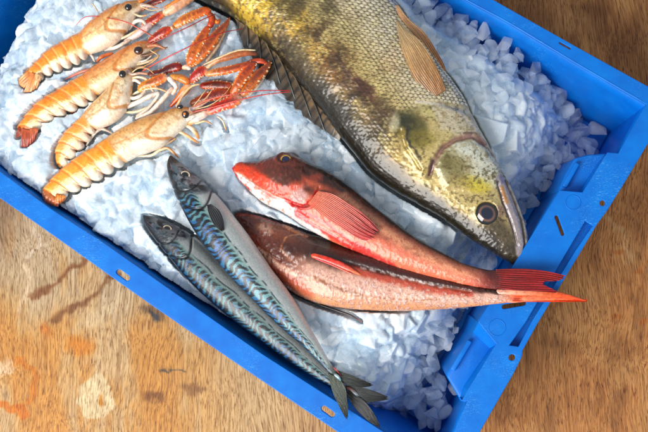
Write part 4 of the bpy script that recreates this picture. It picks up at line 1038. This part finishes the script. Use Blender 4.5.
# third
l3 = thing('langoustine', 'third langoustine from the top, palest and shortest, with cream head and white legs', 'langoustine', P([(95, 115)], .095)[0], grp)
s3 = [(58, 166, 62, 169), (56, 160, 66, 165), (56, 151, 72, 158), (60, 141, 80, 149), (68, 130, 89, 139), (79, 119.5, 94, 131), (86, 112, 99, 128), (95, 103, 109, 124), (105, 94, 120, 116), (114, 84, 128, 103), (121, 75, 131, 90), (126, 70, 133, 80), (131, 68, 135, 74)]
lg3 = lango(s3, [(0, .104), (.4, .116), (1, .124)], 5, .44, 701, l3, tone=(244, 168, 80), car=(240, 222, 190), top=(232, 196, 140))
eye(l3, 122.5, 74, .1345, 4.6, 4.8, 0, [(.7, (12, 14, 20)), (1, (60, 50, 40))], .9)
tubes('rostrum', [([(126, 70, .128, 1.8), (132, 74, .129, 1.4), (140, 73, .128, 1.3), (148, 74, .127, .9)], PKs), ([(128, 82, .124, 1.6), (131, 88, .124, 1.6), (130, 94, .123, 1.4), (127, 98, .122, 1)], [(0, (190, 140, 90)), (1, (220, 180, 140))])], l3)
tubes('claw', [([(139, 92, .122, 3), (142, 87, .124, 4), (154, 82, .126, 5.5), (163, 78, .127, 5), (168, 77, .127, 3.6)], [(0, (240, 180, 80)), (.5, (240, 140, 40)), (.85, (236, 120, 50)), (1, (248, 226, 206))], SP),
               ([(168, 77, .127, 3.2), (172, 81, .127, 3.0), (176, 87, .126, 2.4), (172, 95, .124, 2)], WHs),
               ([(170, 76, .126, 2.6), (180, 78, .127, 4.2), (190, 83, .127, 4)], [(0, (236, 170, 70)), (1, (222, 130, 50))], dict(n=40)),
               ([(170, 107, .120, 1.6), (178, 98, .123, 3), (186, 89, .125, 4.6), (191, 84, .126, 3)], [(0, (220, 90, 40)), (.5, (236, 130, 50)), (1, (236, 190, 160))], dict(n=40))], l3)
tubes('claw', [([(148, 74, .118, 3), (160, 73, .120, 4), (172, 68, .121, 5), (182, 66, .122, 5)], [(0, (150, 80, 60)), (.4, (120, 24, 20)), (1, (160, 30, 20))], SP), ([(182, 68, .124, 2.2), (187, 67, .125, 2.8), (191, 69, .125, 2)], [(0, (246, 200, 160)), (1, (240, 214, 200))]),
               ([(190, 82, .125, 4), (196, 76, .128, 5.5), (203, 71, .130, 5.5), (208, 71, .130, 3.8)], [(0, (220, 150, 130)), (.3, (200, 30, 16)), (.8, (214, 50, 20)), (1, (246, 200, 180))], SP),
               ([(205, 74, .130, 3), (217, 72, .131, 4), (232, 69, .131, 4.2), (246, 65, .130, 3.4), (258, 62, .128, 2)], [(0, (246, 190, 130)), (.3, (230, 120, 40)), (.8, (206, 90, 36)), (1, (110, 50, 30))], dict(SP, bumpn=8)),
               ([(204, 70, .129, 1.6), (216, 61, .131, 3), (232, 56, .131, 3.6), (248, 53, .130, 2.8), (258, 54, .128, 1.4)], [(0, (236, 210, 170)), (.4, (190, 120, 70)), (.8, (190, 110, 60)), (1, (120, 60, 40))], dict(n=60)),
               ([(203, 65, .131, .8), (220, 57, .134, .9), (240, 50, .133, .9), (256, 50, .130, .6)], [(0, (230, 190, 150)), (1, (240, 220, 180))], dict(n=40))], l3)
for q in ([(126, 108, .116, 2), (140, 101, .122, 2.4), (152, 95, .125, 2.2), (158, 93, .124, 1.6), (150, 106, .121, 1.8), (136, 117, .118, 1.6)],
          [(124, 106, .114, 1.6), (134, 103, .119, 1.9), (148, 98, .122, 1.8), (156, 95, .121, 1.4)],
          [(135, 119, .116, 1.4), (150, 112, .121, 2.2), (162, 100, .124, 2.6), (173, 87, .125, 2.0)],
          [(128, 86, .120, 1.6), (134, 80, .124, 1.8), (142, 84, .124, 1.6), (150, 88, .123, 1.2), (154, 92, .122, 1)],
          [(126, 92, .118, 1.8), (132, 98, .121, 2), (140, 96, .122, 1.8), (146, 90, .122, 1.4)]):
    tubes('leg', [(q, WHs, dict(n=60))], l3)
tubes('leg', [([(86, 146, .106, 1.0), (91, 138, .110, 1.5), (97, 131, .113, 1.7), (101, 129, .113, 1.6), (108, 131, .111, 1.2), (113, 134, .108, .8)], WHs, dict(n=50))], l3)
tubes('swimmeret', [([(80, 147, .104, 2), (85, 142, .105, 2.4), (90, 136, .105, 1.6)], [(0, (96, 60, 50)), (1, (150, 100, 80))]), ([(73, 156, .103, 1.8), (77, 151, .104, 2.2), (82, 150, .103, 1.4)], [(0, (80, 50, 50)), (1, (130, 80, 60))]), ([(95, 130, .106, 2.5), (103, 128, .107, 2.5), (112, 122, .106, 2)], [(0, (160, 120, 90)), (1, (120, 80, 60))])], l3)

# fourth
l4 = thing('langoustine', 'lowest and longest langoustine, its orange tail ending at the blue rim', 'langoustine', P([(110, 155)], .095)[0], grp)
s4 = [(43, 190, 57, 202), (48, 183.5, 67, 195), (57, 174, 78, 189.5), (69, 164, 90, 183.5), (82, 154.5, 103, 176), (96, 146, 115, 168.5), (109, 137, 126, 162), (121, 130, 136, 156), (134, 123.5, 149, 151), (149, 117.5, 162, 145), (163, 113, 174, 135), (175, 109, 184, 126), (184, 107.5, 190, 119), (191, 108, 194, 114), (198, 109, 199, 112)]
lg4 = lango(s4, [(0, .108), (.4, .121), (1, .126)], 6, .47, 801, l4, tone=(246, 160, 40), car=(242, 214, 172), top=(232, 176, 104))
fanlobes(l4, [((44, 188), (52, 195), (42, 194), (46, 203), (200, 130, 70), (170, 110, 70)), ((46, 190), (60, 200), (45, 202), (58, 207), (214, 140, 70), (190, 100, 60)), ((56, 194), (66, 196), (55, 206), (65, 200), (240, 160, 70), (220, 130, 60))], .112, 23)
eye(l4, 185.5, 114.5, .139, 4.6, 4.6, 0, [(.35, (236, 150, 60)), (.7, (16, 14, 18)), (1, (50, 30, 20))], .9)
eye(l4, 180, 106.8, .135, 4, 2.8, 0, BE, .9)
tubes('rostrum', [([(189, 110, .131, 3), (197, 107, .131, 2), (205, 103, .130, 1), (212, 98, .129, .6)], PKs), ([(186, 120, .128, 2.6), (194, 116, .128, 2.2), (205, 112, .127, 1.4)], WHs), ([(176, 107, .129, 1.5), (187, 90, .133, 1.4), (192, 86, .133, 1.3), (200, 84, .132, .8)], [(0, (226, 180, 140)), (1, (240, 210, 160))], dict(n=40)), ([(192, 107, .13, .8), (205, 99, .132, .7), (212, 90, .131, .5)], [(0, (240, 200, 150)), (1, (230, 190, 140))])], l4)
tubes('claw', [([(188, 124, .122, 3), (198, 117, .124, 4.5), (208, 112, .126, 3.6)], [(0, (240, 170, 90)), (.4, (242, 228, 220)), (1, (240, 200, 180))], dict(n=40)),
               ([(207, 113, .126, 3.6), (216, 108, .128, 5), (226, 104, .129, 6), (236, 100, .129, 6.5), (242, 97, .128, 4)], [(0, (240, 190, 170)), (.2, (226, 40, 20)), (.6, (232, 60, 30)), (.85, (240, 150, 120)), (1, (248, 226, 214))], SP),
               ([(231, 95, .127, 3), (236, 88, .129, 4.8), (244, 76, .130, 6), (251, 67, .129, 4.6), (256, 60, .127, 2.5)], [(0, (236, 130, 50)), (.4, (226, 116, 40)), (1, (196, 60, 24))], dict(SP, bumpn=8)),
               ([(239, 98, .125, 3.2), (248, 88, .127, 5.2), (258, 76, .127, 6), (266, 68, .126, 4), (271, 61, .124, 1.5)], [(0, (240, 190, 150)), (.25, (226, 130, 50)), (.7, (170, 80, 30)), (1, (160, 90, 50))], dict(SP, bumpn=8)),
               ([(246, 97, .121, 2), (257, 86, .123, 2.2), (270, 66, .122, 1.2)], [(0, (240, 220, 200)), (1, (226, 190, 160))], dict(n=40)),
               ([(246, 63, .127, 1.5), (254, 61, .128, 2.8), (262, 61, .128, 2.6), (268, 64, .126, 1.2)], [(0, (206, 84, 36)), (1, (190, 80, 36))], dict(n=30, flat=.6))], l4)
tubes('claw', [([(190, 104, .116, 3), (205, 98, .118, 5), (220, 94, .119, 6), (232, 92, .119, 5)], [(0, (190, 120, 70)), (.4, (200, 60, 30)), (1, (180, 80, 40))], SP), ([(200, 86, .118, 3), (215, 85, .119, 5), (232, 86, .119, 4)], [(0, (190, 50, 24)), (.5, (140, 60, 34)), (1, (190, 80, 40))], SP)], l4, label='lower claw in shade under the others')
tubes('antenna', [([(191, 108, .132, .9), (205, 101, .135, .7), (235, 94, .139, .6), (262, 90.5, .138, .5), (291, 90.5, .130, .4)], [(0, (236, 120, 80)), (1, (190, 30, 40))], dict(n=70, m=6))], l4)
tubes('antenna', [([(192, 112, .132, .9), (210, 108, .134, .7), (235, 101, .136, .6), (262, 95, .136, .5), (291, 91.5, .130, .4)], [(0, (236, 100, 70)), (1, (206, 50, 40))], dict(n=70, m=6))], l4)
for q in ([(163, 147, .112, 1.4), (166, 141, .118, 1.8), (170, 135, .121, 2.2), (176, 131, .122, 2.0), (186, 135, .120, 1.9), (194, 140, .116, 1.4), (199, 143, .112, .8)],
          [(118, 158, .110, 1.0), (140, 156, .113, 1.2), (152, 155, .115, 1.5), (160, 150, .117, 1.6), (167, 148, .118, 1.5), (174, 153, .116, 1.3), (179, 158, .112, .8)],
          [(180, 124, .118, 1.4), (190, 127, .121, 2.2), (196, 133, .118, 2.4), (199, 139, .114, 1.2)],
          [(160, 140, .114, 1.2), (170, 137, .119, 2), (180, 128, .121, 2.2), (188, 122, .121, 1.6)],
          [(217, 116, .118, .9), (222, 120, .119, 1.0), (226, 130, .115, .7)]):
    tubes('leg', [(q, [(0, (246, 236, 220)), (.5, (244, 222, 190)), (1, (236, 160, 90))], dict(n=60))], l4)

THIN = [(0, (250, 226, 190)), (.6, (244, 214, 176)), (1, (240, 180, 120))]
for par_, q in ((l1, [(112, 40, .112, 1.2), (122, 38, .116, 1.4), (134, 32, .118, 1.2), (142, 27, .116, .8)]), (l1, [(132, 12, .122, 1), (140, 16, .123, 1.2), (147, 15, .122, .8)]),
                (l2, [(130, 66, .116, 1.2), (140, 64, .120, 1.4), (152, 60, .121, 1.2), (160, 55, .120, .7)]), (l2, [(124, 74, .113, 1), (136, 68, .118, 1.2), (146, 66, .119, .8)]),
                (l3, [(130, 96, .117, 1.2), (142, 90, .123, 1.5), (156, 88, .124, 1.3), (168, 92, .121, .8)]), (l3, [(122, 112, .112, 1.2), (134, 112, .117, 1.5), (146, 108, .119, 1.3), (158, 100, .12, .9)]),
                (l3, [(131, 78, .124, 1.2), (138, 77, .127, 1.4), (146, 79, .127, 1.2), (150, 83, .126, .8)]),
                (l4, [(186, 120, .120, 1.0), (196, 123, .121, 1.3), (205, 121, .120, 1.1), (212, 124, .116, .7)]), (l4, [(150, 149, .110, 1), (160, 147, .113, 1.2), (168, 143, .116, 1.2), (176, 138, .117, .8)])):
    tubes('leg', [(q, THIN, dict(n=40, m=8))], par_)
for par_, q in ((l2, [(150, 50, .126, .6), (158, 56, .128, .6), (152, 62, .127, .5), (144, 66, .125, .4)]), (l3, [(130, 74, .128, .7), (139, 68, .131, .6), (148, 69, .131, .5), (154, 74, .129, .4)]),
                (l4, [(192, 108, .131, .6), (200, 98, .134, .55), (206, 90, .133, .5), (212, 84, .130, .4)]), (l4, [(193, 110, .131, .6), (212, 104, .134, .5), (228, 90, .134, .45), (233, 82, .130, .35)]),
                (l1, [(141, 6, .125, .6), (150, 10, .127, .5), (160, 9, .126, .45), (168, 4, .124, .35)])):
    tubes('feeler', [(q, [(0, (250, 220, 170)), (1, (236, 160, 90))], dict(n=40, m=6))], par_)

# ------------------------------------------------------------------ crushed ice
bvhs = [BVHTree.FromPolygons([tuple(v) for v in V_[:len(V_)]], [tuple(int(i) for i in f) for f in F_[::1]]) for V_, F_ in []]
# coarse lower envelopes of the bodies (enough to press the ice down)
allV = []
for V_, F_ in bodies:
    allV.append(V_[::3])
allV = np.vstack(allV+press)
cell = .004; und = {}
for x, y, z in allV:
    k = (int(round(x/cell)), int(round(y/cell)))
    if k not in und or z < und[k]: und[k] = z
corn = P([(-85, 113), (436, 467), (647, 104), (102, -211)], RIM)
O = corn[0]
EU = P([(436, 467)], RIM)[0]; n_bl = None


def wallplanes():
    out = []
    segs = [((0, 172), (381, 431), Vax), ((467, 0), (647, 104), -Vax), ((102, -211), (-85, 113), Uax), ((455, 432), (647, 104), -Uax), ((479, 322), (560, 191), -Uax)]
    for a, b_, nrm in segs:
        A = P([a], RIM)[0]; B = P([b_], RIM)[0]; d_ = B-A; d_ /= np.linalg.norm(d_); nn = np.array([-d_[1], d_[0], 0])
        if nn@nrm < 0: nn = -nn
        out.append((A, nn))
    return out


wp = wallplanes()
DK0 = P([(447, 376)], RIM)[0]*np.array([1, 1, 0]); DK1 = P([(577, 155)], RIM)[0]*np.array([1, 1, 0]); DKD = DK1-DK0; DKb = float(np.linalg.norm(DKD))+.004; DKD /= np.linalg.norm(DKD); DKa = -.004


def wd(x, y, z):
    """distances to BL, TR, left, end wall at height z"""
    q = np.array([x, y, 0]); ins = .013*(RIM-z)/.11
    r_ = [float((q-np.array([A[0], A[1], 0]))@nn)-ins for A, nn in wp]; t_ = float((q-DK0)@DKD)
    r_[2] -= .027
    if t_ < DKa or t_ > DKb: r_[4] = 9.0
    return r_


def top_z(x, y):
    d_ = wd(x, y, .10); q = np.array([x, y, RIM])-CAM; pxx = 324+900*(q@right)/(q@fwd)
    far = float(sstep(0, .09, d_[1])); en = float(sstep(0.0, .085, min(d_[3]-.03, d_[4])))
    bl = float(sstep(0, .03, d_[0])); lf = float(sstep(0, .05, d_[2]))
    drop = .022*(1-far)*float(sstep(380, 560, pxx))+.010*(1-far)+.062*(1-en)+(.006+.026*float(sstep(150, 260, pxx)))*(1-bl)+.030*(1-lf)
    return .117-drop+.006*(float(fbm(np.array([x*22.]), np.array([y*22.]), 77, 2)[0])-.5)*2


# the packed bed: one surface made of the tops of thousands of overlapping chunks
GS = .00075
xs = np.arange(corn[:, 0].min(), corn[:, 0].max(), GS); ys = np.arange(corn[:, 1].min(), corn[:, 1].max(), GS)
XX, YY = np.meshgrid(xs, ys, indexing='ij')


def wdv(X, Y, z):
    ins = .013*(RIM-z)/.11
    r_ = [((X-A[0])*nn[0]+(Y-A[1])*nn[1])-ins for A, nn in wp]; t_ = (X-DK0[0])*DKD[0]+(Y-DK0[1])*DKD[1]
    r_[2] = r_[2]-.027; r_[4] = np.where((t_ < DKa) | (t_ > DKb), 9.0, r_[4]); return r_


def topv(X, Y):
    d_ = wdv(X, Y, .10); q = np.stack([X, Y, np.full_like(X, RIM)], -1)-CAM; pxx = 324+900*(q@right)/(q@fwd)
    far = sstep(0, .09, d_[1]); en = sstep(0, .085, np.minimum(d_[3]-.03, d_[4])); bl = sstep(0, .03, d_[0]); lf = sstep(0, .05, d_[2])
    drop = .022*(1-far)*sstep(380, 560, pxx)+.010*(1-far)+.062*(1-en)+(.006+.026*sstep(150, 260, pxx))*(1-bl)+.030*(1-lf)
    return .118-drop+.006*(fbm(X*22, Y*22, 77, 2)-.5)*2, d_


HF = np.full(XX.shape, .004); CI = np.zeros(XX.shape)
# what the animals press down
UG = np.full(XX.shape, 9.0)
ix = np.round((allV[:, 0]-xs[0])/GS).astype(int); iy = np.round((allV[:, 1]-ys[0])/GS).astype(int)
okk = (ix >= 3) & (iy >= 3) & (ix < len(xs)-3) & (iy < len(ys)-3)
for a in range(-2, 3):
    for b_ in range(-2, 3):
        np.minimum.at(UG, (ix[okk]+a, iy[okk]+b_), allV[okk, 2])
SC = .0085
cu, cv = (corn@Uax).min(), (corn@Vax).min(); nu = int(((corn@Uax).max()-cu)/SC)+1; nv = int(((corn@Vax).max()-cv)/SC)+1
for rep_ in range(2):
    UU, VV_ = np.meshgrid(np.arange(nu), np.arange(nv), indexing='ij')
    cxy = (Uax[None, None]*(cu+(UU+rng.uniform(0, 1, UU.shape))*SC)[..., None]+Vax[None, None]*(cv+(VV_+rng.uniform(0, 1, UU.shape))*SC)[..., None]).reshape(-1, 3)
    tz, dw = topv(cxy[:, 0], cxy[:, 1])
    for k in range(len(cxy)):
        x, y = cxy[k, :2]; e = min(dw[0][k], dw[1][k], dw[2][k], dw[3][k])
        if e < -.004: continue
        r = rng.uniform(.006, .013) if rng.random() > .2 else rng.uniform(.012, .019)
        if r > e+.004: r = max(e+.004, .004)
        i0, i1 = int((x-r*1.2-xs[0])/GS), int((x+r*1.2-xs[0])/GS)+2; j0, j1 = int((y-r*1.2-ys[0])/GS), int((y+r*1.2-ys[0])/GS)+2
        i0 = max(i0, 0); j0 = max(j0, 0)
        if i1 <= i0 or j1 <= j0: continue
        X_ = XX[i0:i1, j0:j1]-x; Y_ = YY[i0:i1, j0:j1]-y
        if X_.size == 0: continue
        zc_ = tz[k]-.004+rng.uniform(-.0045, .0035)
        tx, ty = rng.normal(0, .22, 2)
        if rng.random() < .58:                     # rounded, half melted lump
            a_ = rng.uniform(0, math.pi); p1 = X_*math.cos(a_)+Y_*math.sin(a_); p2 = (-X_*math.sin(a_)+Y_*math.cos(a_))/rng.uniform(.6, 1)
            th_ = np.arctan2(p2, p1); f1, f2, f3 = rng.uniform(0, 6.28, 3)
            re_ = r*(1+.13*np.sin(2*th_+f1)+.10*np.sin(3*th_+f2)+.07*np.sin(5*th_+f3))
            q_ = np.sqrt(p1**2+p2**2)/re_; pw_ = rng.uniform(2.2, 4.5)
            z_ = np.where(q_ < 1, zc_+.7*(tx*X_+ty*Y_)+r*rng.uniform(.3, .5)*(np.clip(1-q_**pw_, 0, 1)**.55-.75), -1)
        else:                                      # broken flat piece with bevelled edges
            npl = int(rng.integers(5, 8)); a0 = rng.uniform(0, 2*math.pi); pl = [tx*X_+ty*Y_]
            for q in range(npl):
                a_ = a0+2*math.pi*q/npl+rng.uniform(-.3, .3); rr_ = r*rng.uniform(.62, 1.0); dd_ = X_*math.cos(a_)+Y_*math.sin(a_)
                pl.append((rr_-dd_)*rng.uniform(2.0, 5.0))
                if rng.random() < .35: pl.append((rr_*.72-dd_)*rng.uniform(.25, .5)+.0006)
            pl = np.array(pl); kk = 1900.0
            z_ = zc_-np.log(np.exp(-kk*np.clip(pl, -.03, .03)).sum(0))/kk
        cur = HF[i0:i1, j0:j1]; up_m = (z_ > cur)
        cur[up_m] = z_[up_m]; CI[i0:i1, j0:j1][up_m] = rng.random()
HF += (fbm(XX*260, YY*260, 91, 4)-.5)*.0014
tzg, dg_ = topv(XX, YY)
edge_ = np.minimum(dg_[3]-.025, dg_[4]); e2 = np.minimum(edge_, dg_[1]*1.15+.35*np.clip(.40-(XX*Uax[0]+YY*Uax[1]-(corn@Uax).min())+.0, 0, 1))
HF = np.minimum(HF, np.maximum(UG-.0015, .02))
HF -= .0055+.055*(1-sstep(.008, .040, e2))
dmin = np.minimum.reduce([dg_[0], dg_[1], dg_[2], dg_[3]]); valid = (dmin > .0005) & (dg_[4] > .0005) & (HF > .010)
vi = -np.ones(XX.shape, int); vi[valid] = np.arange(valid.sum())
Vb = np.c_[XX[valid], YY[valid], HF[valid]]
qa = vi[:-1, :-1]; qb = vi[1:, :-1]; qc = vi[1:, 1:]; qd = vi[:-1, 1:]; mk_ = (qa >= 0) & (qb >= 0) & (qc >= 0) & (qd >= 0)
Fb = np.stack([qa[mk_], qb[mk_], qc[mk_], qd[mk_]], -1)
ci = CI[valid]
cb = np.array((184, 204, 220.))[None]*(1-ci[:, None])+np.array((232, 238, 242.))[None]*ci[:, None]

# chunk prototypes
protos = []
for k in range(22):
    r_ = np.random.default_rng(100+k); npt = int(r_.integers(9, 15))
    p_ = r_.normal(size=(npt, 3)); p_ /= np.linalg.norm(p_, axis=1)[:, None]; p_ *= np.array([1, r_.uniform(.62, .95), r_.uniform(.36, .56)])*r_.uniform(.85, 1.05, (npt, 1))
    bm = bmesh.new(); [bm.verts.new(tuple(q)) for q in p_]
    res = bmesh.ops.convex_hull(bm, input=list(bm.verts)); bmesh.ops.delete(bm, geom=[v for v in bm.verts if not v.link_faces], context='VERTS')
    bmesh.ops.dissolve_limit(bm, angle_limit=.25, verts=bm.verts, edges=bm.edges)
    bmesh.ops.bevel(bm, geom=list(bm.edges), offset=.24 if k % 3 else .13, segments=3, profile=.5, affect='EDGES', clamp_overlap=True)
    bmesh.ops.triangulate(bm, faces=[f for f in bm.faces if len(f.verts) > 4])
    bmesh.ops.remove_doubles(bm, verts=bm.verts, dist=.01)
    bm.verts.index_update(); vv = np.array([tuple(v.co) for v in bm.verts])
    vv *= 1+.10*(np.sin(vv[:, [1, 2, 0]]*4.1+k)+np.sin(vv[:, [2, 0, 1]]*6.3+k*2))*.5
    ff = [tuple(v.index for v in f.verts) for f in bm.faces]; bm.free()
    protos.append((vv, ff))
IV = []; IF = []; nI = 0; cnt = 0


def put_chunk(x, y, z, r, flat):
    global nI, cnt
    vv, ff = protos[int(rng.integers(len(protos)))]
    a = rng.uniform(0, 2*math.pi); ax = rng.normal(0, flat); ay = rng.normal(0, flat)
    R = np.array(Matrix.Rotation(a, 3, 'Z') @ Matrix.Rotation(ax, 3, 'X') @ Matrix.Rotation(ay, 3, 'Y'))
    v = (vv*r)@R.T+np.array([x, y, z]); IV.append(v); IF.extend([tuple(i+nI for i in f) for f in ff]); nI += len(v); cnt += 1


umin, umax = (corn@Uax).min(), (corn@Uax).max(); vmin, vmax = (corn@Vax).min(), (corn@Vax).max()
for layer, (dz, step, rr) in enumerate(((-.018, .013, (.008, .012)), (-.0078, .0118, (.009, .0155)), (-.0048, .0115, (.0075, .0145)), (-.002, .0125, (.0055, .0130)))):
    for u_ in np.arange(umin, umax, step):
        for v_ in np.arange(vmin, vmax, step):
            q = Uax*(u_+rng.uniform(-.5, .5)*step)+Vax*(v_+rng.uniform(-.5, .5)*step)
            x, y = q[0], q[1]; r = rng.uniform(*rr)
            z = top_z(x, y)+dz+rng.uniform(-.0035, .0035)-(r-.007)*.4
            d_ = wd(x, y, z)
            if min(d_[:4]) < r*.55 or d_[4] < r*.7: continue
            border = d_[2] < .025 or min(d_[3], d_[4]) < .035 or (d_[1] < .03) or d_[0] < .012
            if not border and (layer < 1 or rng.random() > .97): continue
            if border and layer >= 2 and rng.random() < .45: continue
            kx = (int(round(x/cell)), int(round(y/cell))); ok = 9
            rc_ = int(math.ceil(r/cell))
            for a in range(-rc_, rc_+1):
                for b_ in range(-rc_, rc_+1):
                    if a*a+b_*b_ <= rc_*rc_: ok = min(ok, und.get((kx[0]+a, kx[1]+b_), 9))
            if z+r*.5 > ok:
                z2 = ok-r*.5
                if z-z2 > .022: continue
                z = z2
            put_chunk(x, y, z, r, .24)
Vi = np.vstack(IV); nb = len(Vb)
iceo = mk('crushed_ice', Vb, Fb, slush, None, cb, True)
iceo['kind'] = 'stuff'; iceo['label'] = 'packed white bed of crushed ice filling the blue crate'
chip = mk('ice_chips', Vi, IF, ice, None, None, True)
chip['kind'] = 'stuff'; chip['label'] = 'loose clear ice chips scattered over the packed bed and along the crate walls'
print('ice chunks', cnt, len(Vi), nb)

# ------------------------------------------------------------------ light
wld = bpy.data.worlds.new('World'); scene.world = wld; wld.use_nodes = True
wb = wld.node_tree.nodes['Background']; wb.inputs[0].default_value = (.86, .92, 1.0, 1); wb.inputs[1].default_value = .52


def area(name, loc, target, sx, sy, power, color):
    l = bpy.data.lights.new(name, 'AREA'); l.shape = 'RECTANGLE'; l.size = sx; l.size_y = sy; l.energy = power; l.color = color
    o = bpy.data.objects.new(name, l); COL.objects.link(o); o.location = loc
    o.rotation_euler = (Vector(target)-Vector(loc)).to_track_quat('-Z', 'Y').to_euler(); return o


area('window_light', (-1.1, -1.15, 1.6), (0, 0, .1), 1.6, 1.4, 74, (1, .97, .93))

scene.view_settings.view_transform = 'Standard'; scene.view_settings.look = 'None'; scene.view_settings.exposure = 0.0; scene.view_settings.gamma = 1
scene.render.engine = 'CYCLES'
cy = scene.cycles; cy.use_denoising = True; cy.max_bounces = 14; cy.transparent_max_bounces = 24; cy.transmission_bounces = 8; cy.glossy_bounces = 4; cy.diffuse_bounces = 4
cy.caustics_reflective = False; cy.caustics_refractive = False; cy.sample_clamp_indirect = 4
